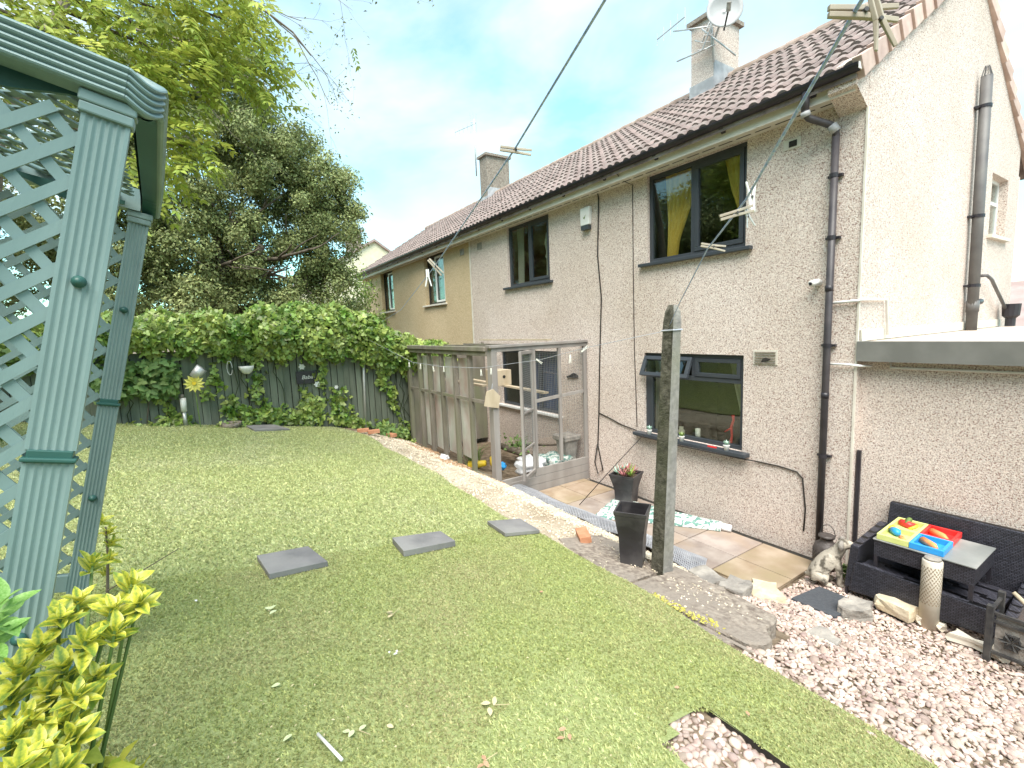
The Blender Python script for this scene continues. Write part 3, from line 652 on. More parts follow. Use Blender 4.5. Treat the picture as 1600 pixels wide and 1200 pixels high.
# roof ---------------------------------------------------------------
def roof_slab(name, x0, x1, house, front):
    if front: prof = [(ey + .02, ez - .03), (RY, ez - .03 + (RY - ey - .02) * .646), (RY, ez - .15 + (RY - ey - .02) * .646), (ey + .02, ez - .10)]
    else: q = 2 * RY - ey; prof = [(RY + .001, ez + (RY - ey) * .646), (q, ez), (q, ez - .1), (RY + .001, ez - .12 + (RY - ey) * .646)]
    return MB().prism(prof, 'x', x0, x1).build(name, M['tile'], house, world=True)
TX = [0, .03, .055, .085, .115, .14, .17, .20, .225, .255, .285, .31]
TH = [.012, .012, .034, .042, .034, .012, .010, .012, .034, .042, .034, .012]
def tile_mesh():
    b = MB(); n = len(TX); vs = []
    for y in (0, .405):
        for x, h in zip(TX, TH): vs.append((x, y, h))
    for x, h in zip(TX, TH): vs.append((x, 0, h - .032))
    vs += [(0, .405, -.006), (.31, .405, -.006)]
    fs = [(i, i + 1, n + i + 1, n + i) for i in range(n - 1)] + [(i, 2 * n + i, 2 * n + i + 1, i + 1) for i in range(n - 1)]
    fs += [(0, n, 3 * n, 2 * n), (n - 1, 3 * n - 1, 3 * n + 1, 2 * n - 1)]
    b.add(vs, fs); return b.mesh('roof_tile', M['tile'])
TM = tile_mesh(); GAUGE = .333; NC = 12
cosP, sinP = math.cos(PITCH), math.sin(PITCH)
def tiles(house, xr, xl, cam_limit=300):
    cells = []
    n = int(round((xr - xl) / .30))
    for i in range(n):
        for j in range(NC):
            s = j * GAUGE; x = xr - (i + 1) * .30; yy = ey + s * cosP; zz = ez + s * sinP
            cells.append(((Vector((x, yy, zz)) - CAM).length, x, yy, zz))
    cells.sort(); L = house.location
    rest = MB()
    base_v = [Vector(v.co) for v in TM.vertices]; base_f = [tuple(p.vertices) for p in TM.polygons]
    for k, (_, x, yy, zz) in enumerate(cells):
        rot = Matrix.Rotation(PITCH - R(4.4) + random.gauss(0, .004), 4, 'X') @ Matrix.Rotation(random.gauss(0, .006), 4, 'Z')
        if k < cam_limit:
            o = bpy.data.objects.new('roof_tile', TM); link(o, house)
            o.location = (x - L.x + random.gauss(0, .002), yy - L.y + random.gauss(0, .003), zz - L.z + .018 + random.gauss(0, .0015)); o.rotation_euler = rot.to_euler()
        else: rest.add([rot @ v + Vector((x - L.x, yy - L.y, zz - L.z + .018)) for v in base_v], base_f)
    if rest.v:
        o = rest.build('roof_tile', M['tile'], house); o['kind'] = 'stuff'
roof_slab('roof_deck', XJ, XG, h1, True); roof_slab('roof_rear', XJ, XG, h1, False)
roof_slab('roof_deck', XE, XJ, h2, True); roof_slab('roof_rear', XE, XJ, h2, False)
tiles(h1, XG, XJ); tiles(h2, XJ, XE)
# ridge
zr = ez + (RY - ey) * .646 + .02
def ridge(house, x0, x1):
    x = x1
    while x > x0 + .1:
        b = MB(); n = 8; vs = []
        for xx, rr in ((x - .46, .115), (x, .105)):
            for k in range(n + 1): a = math.pi * k / n; vs.append((xx, RY + rr * math.cos(a) * 1.1, zr - .06 + rr * math.sin(a) * 1.15))
        fs = [(k, k + 1, n + 2 + k, n + 1 + k) for k in range(n)] + [tuple(range(n + 1)), tuple(range(n + 1, 2 * n + 2))]
        b.add(vs, fs); b.build('ridge_tile', M['ridge'], house, world=True); x -= .45
ridge(h1, XJ, XG); ridge(h2, XE, XJ)
# verge tiles on the gable
for side in (1, -1):
    for j in range(12):
        s = j * GAUGE; y0 = (ey if side == 1 else 2 * RY - ey) + side * s * cosP; z0 = ez + s * sinP
        b = MB(); d = Vector((0, side * cosP, sinP)); nn = Vector((0, -side * sinP, cosP)); o_ = Vector((0, y0 - .01 * side, z0))
        def q(u, v, x): return Vector((x, 0, 0)) + o_ + d * u + nn * v
        vs = []
        for e0, e1 in ((XG - .02, XG - .02), (XG + .058, XG + .032)):
            vs += [q(0, -.125, e0), q(.345, -.12, e1), q(.345, .035, e1), q(0, .065, e0)]
        b.add(vs, [(0, 1, 2, 3), (4, 5, 6, 7), (0, 1, 5, 4), (1, 2, 6, 5), (2, 3, 7, 6), (3, 0, 4, 7)])
        b.build('verge_tile', M['verge'], h1, world=True, bevel=.006)
# eaves: fascia, soffit, gutter
for hs, x0, x1 in ((h1, XJ, XG - .03), (h2, XE - .1, XJ - .004)):
    MB().box((x0, 5.215, 4.665), (x1, 5.24, 4.83)).build('fascia_board', M['fascia'], hs, world=True)
    MB().box((x0, 5.241, 4.672), (x1, YF - .003, 4.69)).build('soffit', M['fascia'], hs, world=True)
    b = MB(); n = 10; prof = [(5.155 + .062 * math.cos(math.pi + math.pi * k / n), 4.855 + .062 * math.sin(math.pi + math.pi * k / n)) for k in range(n + 1)]
    prof2 = [(5.155 + .055 * math.cos(math.pi + math.pi * k / n), 4.857 + .055 * math.sin(math.pi + math.pi * k / n)) for k in range(n + 1)][::-1]
    b.prism(prof + prof2, 'x', x0 - .01, x1 + .06 if hs is h1 else x1); b.build('gutter', M['gutter'], hs, world=True)
    k = x1 - .35
    while k > x0 + .2:
        b = MB(); b.prism([(5.155, 4.78), (5.214, 4.74), (5.214, 4.84), (5.10, 4.86)], 'x', k - .025, k + .025); b.build('gutter_bracket', M['gutter'], hs, world=True); k -= .95
    b = MB(); k = x0 + .05
    while k < x1 - .2: b.box((k, 5.33, 4.668), (k + .17, 5.345, 4.6715)); k += .22
    b.build('soffit_vent', M['dark_gap'], hs, world=True)
MB().box((XG + .034, 5.105, 4.80), (XG + .042, 5.20, 4.855)).build('gutter_end', M['white'], h1, world=True)

# chimneys
def chimney(house, x0, x1, y0, y1, zb, zt, m):
    c = MB().box((x0, y0, zb), (x1, y1, zt)).build('chimney', m, house, world=True)
    MB().box((x0 - .06, y0 - .06, zt), (x1 + .06, y1 + .06, zt + .07)).box((x0 - .03, y0 - .03, zt + .07), (x1 + .03, y1 + .03, zt + .11)).build('cap', M['concrete'], c, world=False) if False else None
    b = MB().box((x0 - .06, y0 - .06, zt), (x1 + .06, y1 + .06, zt + .07)); b.box((x0 + .02, y0 + .02, zt + .07), (x1 - .02, y1 - .02, zt + .10)); b.build('cap', M['concrete'], c, world=True)
    b = MB().box((x0 - .02, y0 - .02, 6.55), (x1 + .02, y0 - .001, 6.55 + .30)); b.box((x1 + .001, y0, 6.55), (x1 + .02, y1, 7.12)); b.build('flashing', M['lead'], c, world=True)
    return c
chimney(h1, -5.75, -5.30, 7.9, 8.66, 6.2, 7.86, M['dash'])
chimney(h2, -13.76, -13.32, 8.05, 8.9, 6.2, 8.08, M['concrete'])
# small chimney pot-less far ones are on the far house below

# extension to the right with flat roof
EY = 5.55
mb = MB(); mb.add([(XG, EY, -.1), (4.5, EY, -.1), (4.5, EY, 2.3), (XG, EY, 2.3)], [(0, 1, 2, 3)]); sheet(mb, 'extension_wall', M['dash'], h1)
MB().box((XG + .004, YF - .03, 2.165), (4.5, YF + .05, 2.36)).build('flat_roof_fascia', mat('grey_fascia', (.16, .158, .145), (.21, .205, .19), 4, .6, .001), h1, world=True)
MB().box((XG + .004, YF + .052, 2.18), (4.5, 10.6, 2.352)).build('flat_roof', mat('roofing_felt', (.42, .33, .27), (.62, .54, .46), 14, .95, .004, 60), h1, world=True)
mb = MB(); mb.prism([(YF + .05, 2.36), (10.6, 2.36), (10.6, 2.47), (YF + .02, 2.47)], 'x', XG + .002, XG + .02); mb.build('roof_flashing', M['render_edge'], h1, world=True)
MB().box((XG + .012, EY - .03, .15), (XG + .045, EY - .002, 1.24)).build('corner_trim', M['black'], h1, world=True)
MB().tube([(XG + .25, 5.535, 2.16), (XG + .25, 5.53, 2.10), (4.4, 5.53, 2.10)], .012).build('wall_pipe', M['white'], h1, world=True, smooth=True)
MB().tube([(-2.27, 5.40, 2.13), (-2.1, 5.40, 2.13), (XG + .03, 5.41, 2.12), (XG + .1, 5.53, 2.11)], .012).build('wall_pipe', M['white'], h1, world=True, smooth=True)
MB().tube([(-2.3, 5.41, 2.75), (XG - .0, 5.41, 2.76), (XG + .03, 5.45, 2.77), (XG + .03, 6.02, 2.77), (XG + .05, 6.03, 2.40)], .014).build('condensate_pipe', M['white'], h1, world=True, smooth=True)

# pipes on the house
dp = thing('downpipe', (-2.28, 5.38, .2), 'dark rainwater downpipe running down the corner of the house from the gutter', 'downpipe')
b = MB().tube([(-2.46, 5.16, 4.80), (-2.46, 5.16, 4.63)], .036, 12); b.build('outlet', M['dp'], dp, smooth=True, world=True)
b = MB().tube([(-2.46, 5.16, 4.66), (-2.46, 5.165, 4.60), (-2.44, 5.2, 4.56), (-2.31, 5.34, 4.48), (-2.275, 5.375, 4.44), (-2.27, 5.38, 4.36)], .034, 12); b.build('offset_bend', M['dp'], dp, smooth=True, world=True)
b = MB().tube([(-2.46, 5.16, 4.62), (-2.455, 5.175, 4.575)], .043, 12); b.tube([(-2.30, 5.35, 4.475), (-2.27, 5.38, 4.41)], .043, 12); b.build('coupling', M['lead'], dp, smooth=True, world=True)
b = MB().tube([(-2.27, 5.38, 4.38), (-2.28, 5.38, .2)], .034, 14); b.build('pipe', M['dp'], dp, smooth=True, world=True)
for z in (4.0, 3.4, 2.32, 1.15):
    b = MB().tube([(-2.275, 5.38, z - .02), (-2.275, 5.38, z + .02)], .04, 12); b.box((-2.34, 5.40, z - .012), (-2.21, 5.44, z + .012)); b.build('pipe_clip', M['black'], dp, world=True)
for z in (2.9, 1.8): MB().tube([(-2.277, 5.38, z - .03), (-2.277, 5.38, z + .03)], .038, 12).build('coupling', M['black'], dp, world=True, smooth=True)
sp_ = thing('soil_pipe', (-1.95, 8.7, 2.35), 'thick grey soil pipe rising up the gable wall above the flat roof', 'soil pipe')
MB().tube([(-1.94, 8.75, 2.35), (-1.94, 8.62, 5.56)], .06, 16).build('pipe', M['greyplastic'], sp_, smooth=True, world=True)
b = MB(); [b.tube([(-1.94 + .055 * math.cos(a), 8.615 + .055 * math.sin(a), 5.55), (-1.94 + .02 * math.cos(a), 8.61 + .02 * math.sin(a), 5.68)], .005, 5) for a in [k * .7854 for k in range(8)]]; b.build('vent_cage', M['greyplastic'], sp_, world=True)
for z, y_ in ((5.2, 8.64), (3.85, 8.69), (2.95, 8.73)):
    b = MB().tube([(-1.94, y_, z - .02), (-1.94, y_, z + .02)], .068, 14); b.box((-2.03, y_ - .09, z - .012), (-1.97, y_ + .03, z + .012)); b.build('pipe_clip', M['black'], sp_, world=True)
MB().tube([(-1.94, 8.74, 2.6), (-1.94, 8.745, 2.75)], .068, 14).build('coupling', M['greyplastic'], sp_, world=True, smooth=True)
MB().tube([(-1.93, 8.75, 2.72), (-1.93, 9.02, 2.74), (-2.02, 9.06, 2.74)], .04, 12).build('branch', M['black'], sp_, world=True, smooth=True)
wp = thing('waste_pipe', (-1.95, 9.6, 2.7), 'grey waste pipe angling from the gable wall to a black hopper', 'pipe')
MB().tube([(-2.02, 9.25, 3.1), (-1.93, 9.25, 3.1), (-1.93, 9.5, 3.05), (-1.93, 10.4, 2.62)], .022, 10).build('pipe', M['greyplastic'], wp, smooth=True, world=True)
b = MB(); b.lathe([(.06, 0), (.06, .12), (.1, .16), (.11, .34)], (-1.88, 10.45, 2.36), 12); b.build('hopper', M['black'], wp, world=True)

# ------------------------------------------------------------------ things on the walls
al = thing('alarm_box', (-5.90, YF, 4.2), 'white burglar alarm box high on the wall between the upstairs windows', 'alarm box')
MB().prism([(-6.0, 4.24), (-5.80, 4.24), (-5.79, 4.52), (-6.01, 4.52)], 'y', YF - .07, YF - .001).build('cover', M['white'], al, world=True, bevel=.01)
MB().box((-5.985, YF - .075, 4.17), (-5.815, YF - .002, 4.237)).build('strobe', M['blue'] if False else M['anthra'], al, world=True)
MB().prism([(-5.93, 4.36), (-5.90, 4.33), (-5.87, 4.40), (-5.90, 4.37)], 'y', YF - .073, YF - .0705).build('emblem', M['weed'], al, world=True)
sc = thing('security_camera', (-2.40, YF, 2.97), 'small white security camera beside the downpipe', 'camera')
MB().tube([(-2.40, YF - .002, 2.97), (-2.40, 5.39, 2.975)], .035, 14).build('mount', M['white'], sc, world=True, smooth=True)
MB().tube([(-2.39, 5.40, 2.98), (-2.42, 5.31, 2.96)], .032, 14).build('body', M['white'], sc, world=True, smooth=True)
MB().tube([(-2.42, 5.311, 2.96), (-2.423, 5.302, 2.958)], .016, 12).build('lens', M['black'], sc, world=True)
av = thing('air_vent', (-2.95, YF, 2.15), 'broken slatted air vent in the wall right of the kitchen window', 'vent')
MB().box((-3.08, YF - .012, 2.09), (-2.80, YF - .001, 2.26)).build('frame', M['render_edge'], av, world=True)
for k in range(5): MB().box((-3.06, YF - .024, 2.105 + k * .03), (-2.82, YF - .013, 2.118 + k * .03)).build('slat', M['concrete'], av, world=True)
MB().prism([(-2.98, 2.12), (-2.90, 2.13), (-2.87, 2.16), (-2.93, 2.175), (-2.96, 2.16)], 'y', YF - .028, YF - .0245).build('hole', M['dark_gap'], av, world=True)
for x in (-9.35, -5.15 - 5.6, -2.72):
    pass
v2 = thing('airbrick', (-2.72, YF, 4.45), 'dark gap of a missing airbrick under the eaves beside the downpipe bend', 'vent')
MB().box((-2.80, YF - .01, 4.40), (-2.62, YF - .001, 4.50)).build('frame', M['render_edge'], v2, world=True)
MB().box((-2.74, YF - .016, 4.42), (-2.66, YF - .0105, 4.48)).build('hole', M['dark_gap'], v2, world=True)
for x, lab in ((-9.45, 'small airbrick on the pebbledash just right of the joint between the houses'), (-10.3, 'small airbrick on the buff wall just left of the joint'), (-17.6, 'small airbrick at the far left end of the buff wall')):
    o = thing('airbrick', (x, YF, 4.45), lab, 'vent', 'airbricks under the eaves'); b = MB().box((x - .09, YF - .022, 4.42), (x + .09, YF - .006, 4.56)); b.build('grille', M['stone_grey'], o, world=True)

def cable(name, pts, r, label, m='cable', cat='cable', n=6):
    b = MB().tube(pts, r, n); return tag(b.build(name, M[m], smooth=True), label, cat)
cable('wall_cable', [(-5.64, 5.12, 4.92), (-5.66, 5.16, 4.78), (-5.64, 5.41, 4.74), (-5.62, 5.425, 4.6), (-5.67, 5.43, 3.72), (-5.6, 5.43, 3.05), (-5.66, 5.43, 2.1), (-5.70, 5.43, 1.2), (-5.74, 5.43, .6), (-5.62, 5.42, .2), (-5.72, 5.4, .12), (-5.8, 5.41, .3), (-5.74, 5.42, .62)], .011, 'dark brown cable running down the wall between the windows from the gutter')
cable('wall_cable', [(-4.98, 5.16, 4.76), (-5.0, 5.3, 4.68), (-4.93, 5.436, 4.62), (-4.93, 5.437, 3.2), (-4.92, 5.437, 2.2), (-4.88, 5.437, 1.05)], .006, 'thin dark cable down the wall left of the big upstairs window')
cable('wall_cable', [(-5.70, 5.432, 1.16), (-5.5, 5.43, 1.12), (-5.2, 5.43, 1.04), (-4.88, 5.42, 1.0), (-4.83, 5.33, .955), (-4.0, 5.30, .945), (-3.2, 5.34, .94), (-3.0, 5.43, .92), (-2.75, 5.43, .92), (-2.55, 5.43, .90), (-2.49, 5.43, .84), (-2.45, 5.43, .5), (-2.46, 5.43, .24)], .009, 'dark cable looping under the ground floor window sill and down the wall')
cable('trailing_wire', [(-4.55, 5.2, 1.02), (-4.8, 4.75, .5), (-5.04, 4.38, .02)], .006, 'thin wire stretched from the window sill to the patio')

# tv aerials and dish
def yagi(parent, c, d, L, n, up=(0, 0, 1), el=.3):
    c = Vector(c); d = Vector(d).normalized(); b = MB(); b.tube([c - d * L / 2, c + d * L / 2], .011, 6); b.build('boom', M['metal'], parent, world=True)
    u = Vector(up).normalized()
    for k in range(n):
        p = c + d * L * ((k / (n - 1)) - .5); MB().tube([p - u * el * (.5 - .15 * k / n), p + u * el * (.5 - .15 * k / n)], .006, 5).build('element', M['metal'], parent, world=True)
a1 = thing('tv_aerial', (-5.3, 7.8, 7.3), 'tangle of old television aerials clamped to the pebbledash chimney', 'aerial')
MB().tube([(-5.25, 7.83, 7.05), (-5.35, 7.83, 8.15)], .02, 8).build('mast', M['metal'], a1, world=True, smooth=True)
MB().tube([(-6.02, 7.75, 7.90), (-5.28, 7.80, 7.62)], .014, 8).build('arm', M['metal'], a1, world=True, smooth=True)
MB().tube([(-5.98, 7.8, 7.38), (-5.2, 7.78, 7.28)], .014, 8).build('arm', M['metal'], a1, world=True, smooth=True)
MB().tube([(-5.45, 7.78, 7.66), (-5.1, 7.85, 7.25), (-4.95, 8.0, 7.05)], .014, 8).build('arm', M['metal'], a1, world=True, smooth=True)
MB().tube([(-5.6, 7.8, 7.55), (-5.45, 7.8, 7.45), (-5.25, 7.78, 7.8)], .012, 8).build('arm', M['metal'], a1, world=True, smooth=True)
yagi(a1, (-6.08, 7.75, 7.98), (-1, 0, -.12), .62, 5)
yagi(a1, (-5.3, 7.78, 7.55), (.5, .1, 1), .55, 6, (1, .2, -.3), .18)
ds = thing('satellite_dish', (-5.0, 7.7, 7.5), 'grey satellite dish on the chimney of the near house', 'satellite dish')
b = MB(); vs = []; fs = []; n = 24; rr = 5
nd = Vector((.68, -.73, .12)).normalized(); ux = nd.cross(Vector((0, 0, 1))).normalized(); uy = ux.cross(nd); cc_ = Vector((-5.02, 7.75, 7.68))
for i in range(rr + 1):
    r_ = .30 * i / rr
    for k in range(n): a = 2 * math.pi * k / n; vs.append(cc_ + ux * r_ * math.cos(a) * .95 + uy * r_ * math.sin(a) + nd * (.9 * r_ * r_))
for i in range(rr):
    for k in range(n): p = i * n + k; q_ = i * n + (k + 1) % n; fs.append((p, q_, q_ + n, p + n))
b.add(vs, fs); o = b.build('reflector', mat('grey_dish', (.34, .34, .34), (.4, .4, .4), 4, .55), ds, smooth=True, world=True)
sm = o.modifiers.new('solid', 'SOLIDIFY'); sm.thickness = .012
b = MB().tube([cc_ - uy * .29, cc_ - uy * .22 + nd * .38], .014, 8); b.build('feed_arm', M['rust_black'], ds, world=True)
b = MB().tube([cc_ - uy * .24 + nd * .34, cc_ - uy * .15 + nd * .42], .035, 10); b.build('lnb', M['stone_grey'], ds, world=True)
MB().tube([cc_ - nd * .02, Vector((-5.28, 7.9, 7.45))], .02, 8).build('bracket', M['metal'], ds, world=True)
a2 = thing('tv_aerial', (-13.9, 8.0, 7.9), 'slender television aerial on the mast of the far chimney', 'aerial')
MB().tube([(-13.9, 8.0, 7.6), (-13.9, 8.0, 9.35)], .022, 8).build('mast', M['metal'], a2, world=True, smooth=True)
yagi(a2, (-14.5, 8.0, 9.3), (-1, 0, .16), 1.5, 6, el=.26)
yagi(a2, (-13.95, 8.0, 9.28), (.2, 1, 0), .2, 3, el=.7)

# ------------------------------------------------------------------ far houses
fh = thing('far_house', (-34, 11, 0), 'cream gabled house in the distance behind the tree', 'house')
b = MB(); b.prism([(5.8, 0), (14.2, 0), (14.2, 6.9), (10.9, 9.2), (5.8, 6.2)], 'x', -42, -34); b.build('wall', M['cream'], fh, world=True)
b = MB(); b.prism([(5.2, 5.95), (10.9, 9.32), (14.6, 6.85), (14.6, 6.7), (10.9, 9.15), (5.2, 5.8)], 'x', -42.2, -33.8); b.build('roof', M['farroof'], fh, world=True)
c = MB().box((-37, 9.7, 7.5), (-36, 10.6, 10.15)).build('chimney', M['concrete'], fh, world=True)
MB().box((-37.1, 9.6, 10.15), (-35.9, 10.7, 10.3)).build('cap', M['concrete'], c, world=True)
MB().box((-33.99, 6.3, 3.5), (-33.9, 7.6, 4.8)).build('window', M['brownframe'], fh, world=True)
fr = thing('distant_bungalow', (-4, 26, 0), 'brownish tiled roof of a distant house seen past the gable', 'house')
MB().box((-8, 24, 0), (6, 30, 2.1)).build('wall', M['cream'], fr, world=True)
MB().prism([(23.6, 2.0), (27, 3.7), (30.4, 2.0)], 'x', -8.4, 6.4).build('roof', M['farroof'], fr, world=True)
MB().box((-3.4, 23.95, 1.0), (-2.2, 23.999, 1.9)).build('window', M['brownframe'], fr, world=True)

# ------------------------------------------------------------------ fence at the end of the garden
XFN = -9.78
fn = thing('board_fence', (XFN, 1.2, .9), 'dark green feather-edge board fence under the ivy at the end of the lawn', 'fence')
def fz(y): return interp(y, [(-3, 1.55), (-1.15, 1.30), (.2, 1.10), (1.24, .92), (2.67, .64), (3.2, .40), (3.66, .12), (5.4, -.05)])
y = -3.4; k = 0; bt = 0
cells = []
while y < 5.38:
    w = .112; z = fz(y); top = min(2.45, z + 1.75) if y < 3.2 else 2.2
    b = MB(); t0, t1 = .008, .020
    b.add([(XFN, y, z - .1), (XFN, y + w, z - .1), (XFN, y + w, top), (XFN, y, top), (XFN + t1, y, z - .1), (XFN + t0, y + w, z - .1), (XFN + t0, y + w, top), (XFN + t1, y, top)],
          [(0, 1, 2, 3), (4, 5, 6, 7), (0, 1, 5, 4), (1, 2, 6, 5), (2, 3, 7, 6), (3, 0, 4, 7)])
    o = b.build('board', M['fence'], fn, world=True); o.rotation_euler.x = random.gauss(0, .004); y += w + .007 + RNG.uniform(0, .006)
vs_ = [(XFN - .004, yy_, zz_) for yy_ in np.arange(-3.4, 5.4, .4) for zz_ in (fz(yy_) - .1, min(2.42, fz(yy_) + 1.7))]
MB().add(vs_, [(2 * i, 2 * i + 1, 2 * i + 3, 2 * i + 2) for i in range(len(vs_) // 2 - 1)]).build('backing', M['dark_gap'], fn, world=True)
for z in (1.5, 2.2): MB().box((XFN - .05, -3.4, z), (XFN - .004, 5.38, z + .07)).build('rail', M['fence'], fn, world=True)
# second run of fence along the left boundary (behind the arbour)
fl = thing('board_fence', (-6, -3.6, 1.7), 'dark board fence along the left boundary behind the arbour', 'fence')
x = XFN
while x < 1.5:
    MB().box((x, -3.62, 1.5), (x + .118, -3.60 + RNG.uniform(0, .006), 3.35)).build('board', M['fence'], fl, world=True); x += .124
pl = thing('metal_post', (-9.72, 2.70, .62), 'thin grey metal clothes post standing against the fence', 'post')
MB().tube([(-9.70, 2.66, .6), (-9.70, 2.74, 2.60)], .026, 10).build('pole', M['metal'], pl, world=True, smooth=True)
MB().tube([(-9.70, 2.60, 2.57), (-9.70, 2.88, 2.57)], .014, 8).build('hook', M['rust_black'], pl, world=True, smooth=True)

# ivy over the fence
def leafcloud(name, pts, nrml, size, tmpl, m, parent=None, wr=.9, droop=.5, sj=.3):
    n = len(pts); D = RNG.normal(0, 1, (n, 3)) * .7; D[:, 2] -= droop; N = nrml + RNG.normal(0, .55, (n, 3))
    D = D - nrm(N) * np.sum(D * nrm(N), 1, keepdims=True) * .75
    L = size * RNG.uniform(1 - sj, 1 + sj, n); V, F = scatter(pts, D, N, L, L * wr, *tmpl)
    return npmesh(name, V, F, m, parent)
iv = thing('ivy', (-9.6, 1.2, 1.0), 'bright green ivy thickly draped over the top of the fence and trailing down it', 'ivy')
def ivy_top(y): return interp(y, [(-3.4, 3.0), (-1, 3.08), (0, 3.12), (.6, 3.05), (1.0, 3.22), (2.0, 3.25), (2.7, 3.12), (3.2, 2.85), (3.6, 2.55), (4.3, 2.4), (5.3, 2.3)]) + .05 * math.sin(y * 9)
def ivy_bot(y): return interp(y, [(-3.4, 2.2), (-.9, 2.5), (-.3, 2.48), (.2, 2.4), (.7, 2.26), (1.5, 2.26), (2.0, 2.2), (2.4, 2.2), (3.0, 1.95), (3.6, 1.75), (5.3, 1.5)]) + .06 * math.sin(y * 13 + 1)
pts = []; nn_ = []
for _ in range(12500):
    y = RNG.uniform(-3.4, 4.6); t, b_ = ivy_top(y), ivy_bot(y) + RNG.normal(0, .06); z = RNG.uniform(b_, t)
    u = (z - b_) / (t - b_); bulge = .10 + .34 * math.sin(max(.02, min(1, u)) * math.pi) ** .6 * (1 + .28 * math.sin(y * 3.1 + z * 4) + .2 * math.sin(y * 7.3))
    xx = XFN + bulge * RNG.uniform(.55, 1.05); pts.append((xx, y, z)); nn_.append((1, .0, .25 + 1.2 * max(0, u - .6)))
    if u > .75 and RNG.random() < .6: pts.append((XFN - RNG.uniform(0, .3), y, t - RNG.uniform(0, .12))); nn_.append((.1, 0, 1))
def strand(y0, z0, y1, z1, n, sp=.07):
    for k in range(n):
        t = RNG.random(); pts.append((XFN + .04 + RNG.uniform(0, .07), y0 + (y1 - y0) * t + RNG.normal(0, sp) + .06 * math.sin(t * 9), z0 + (z1 - z0) * t + RNG.normal(0, sp))); nn_.append((1, 0, .2))
for a in ((-.75, 2.3, -.55, 1.35, 90), (-.6, 1.4, -.3, 1.25, 60, .06), (.75, 2.1, .8, 1.2, 110, .07), (.45, 1.35, .75, 1.15, 100, .07), (.3, 1.6, .35, 1.2, 60, .05), (.85, 1.2, 1.4, 1.08, 200, .08),
          (1.5, 1.55, 1.75, 1.0, 120, .07), (1.95, 2.1, 1.85, 1.6, 50, .05), (1.75, 1.35, 1.55, .98, 130, .08), (2.15, 1.5, 2.25, 1.0, 120, .09), (2.3, .95, 2.65, .75, 110, .05), (2.0, 1.0, 2.4, .85, 90, .06),
          (3.0, 1.9, 3.25, 1.3, 120, .06), (3.25, 1.35, 3.3, 1.0, 50, .04), (.1, 2.2, .15, 1.8, 40, .05), (-.05, 1.75, .0, 1.65, 18, .03), (3.4, .7, 3.55, .35, 50, .06), (2.9, .75, 3.3, .5, 70, .06), (3.9, 1.4, 4.6, .9, 120, .1)):
    strand(*a)
pts = np.array(pts, float); nn_ = np.array(nn_, float) + RNG.normal(0, .45, (len(nn_), 3))
o = leafcloud('foliage', pts, nn_, .086, IVY, M['ivyleaf'], iv, wr=.95); o.location = -iv.location; o['kind'] = 'stuff'
b = MB()
for k in range(12):
    y = RNG.uniform(-3, 4.2); yy = y; z = fz(y); p = [(XFN + .03, y, z)]
    while z < 2.3: z += .18; yy += RNG.normal(0, .06); p.append((XFN + .035 + RNG.uniform(0, .03), yy, z))
    MB().tube(p, .006, 5).build('stem', M['ivydark'], iv, world=True)
# dark inner mass of the ivy
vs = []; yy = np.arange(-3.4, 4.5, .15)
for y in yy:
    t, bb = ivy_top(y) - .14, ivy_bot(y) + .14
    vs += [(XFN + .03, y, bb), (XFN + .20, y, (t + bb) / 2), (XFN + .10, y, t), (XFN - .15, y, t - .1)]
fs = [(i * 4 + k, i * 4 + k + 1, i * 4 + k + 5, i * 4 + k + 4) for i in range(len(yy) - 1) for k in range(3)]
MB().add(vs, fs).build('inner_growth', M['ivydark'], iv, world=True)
# broad-leaved creeper at the left under the ivy
cr_ = thing('creeper', (-9.6, -.8, 1.3), 'dull green broad-leaved creeper hanging below the ivy at the left of the fence', 'creeper')
pts = np.array([(XFN + .1 + RNG.uniform(0, .25), RNG.uniform(-1.5, -.4), RNG.uniform(1.75, 2.35)) for _ in range(420)])
o = leafcloud('foliage', pts, np.tile([[1., 0, .5]], (420, 1)), .12, IVY, M['weed'], cr_, wr=.8); o.location = -cr_.location; o['kind'] = 'stuff'
MB().tube([(XFN + .05, -.9, 1.2), (XFN + .06, -.8, 1.8), (XFN + .15, -.5, 2.15)], .009, 6).build('stem', M['bark'], cr_, world=True)

# ------------------------------------------------------------------ trees
def limb(mb, p, d, L, r, depth, tips, spread=.6, up=.12):
    pts = [Vector(p)]; rs = [r]; d = Vector(d).normalized(); n = 5
    for k in range(n):
        d = (d + Vector((RNG.normal(0, .12), RNG.normal(0, .12), RNG.normal(0, .08) + up * .3))).normalized()
        pts.append(pts[-1] + d * L / n); rs.append(r * (1 - .45 * (k + 1) / n))
    mb.tube(pts, rs, 6 if depth > 1 else 5)
    if depth == 0: tips.append(pts[-1]); tips.append(pts[-3]); return
    for _ in range(3 if depth > 1 else 4):
        i = RNG.integers(2, n + 1); nd_ = (d + Vector(RNG.normal(0, spread, 3))).normalized(); limb(mb, pts[i], nd_, L * RNG.uniform(.5, .72), rs[i] * .6, depth - 1, tips, spread, up)
def clumps(cs, per_area, inner=.4, bias=None):
    P = []; N = []
    for c, r in cs:
        c = np.array(c, float); r = np.array(r if hasattr(r, '__len__') else (r,) * 3, float)
        n = int(per_area * 4 * np.pi * np.mean(r) ** 2); d = nrm(RNG.normal(0, 1, (n, 3))); k = RNG.uniform(inner, 1.08, (n, 1)); P.append(c + d * r * k); N.append(d + np.array([0, 0, .35]))
    return np.concatenate(P), np.concatenate(N)
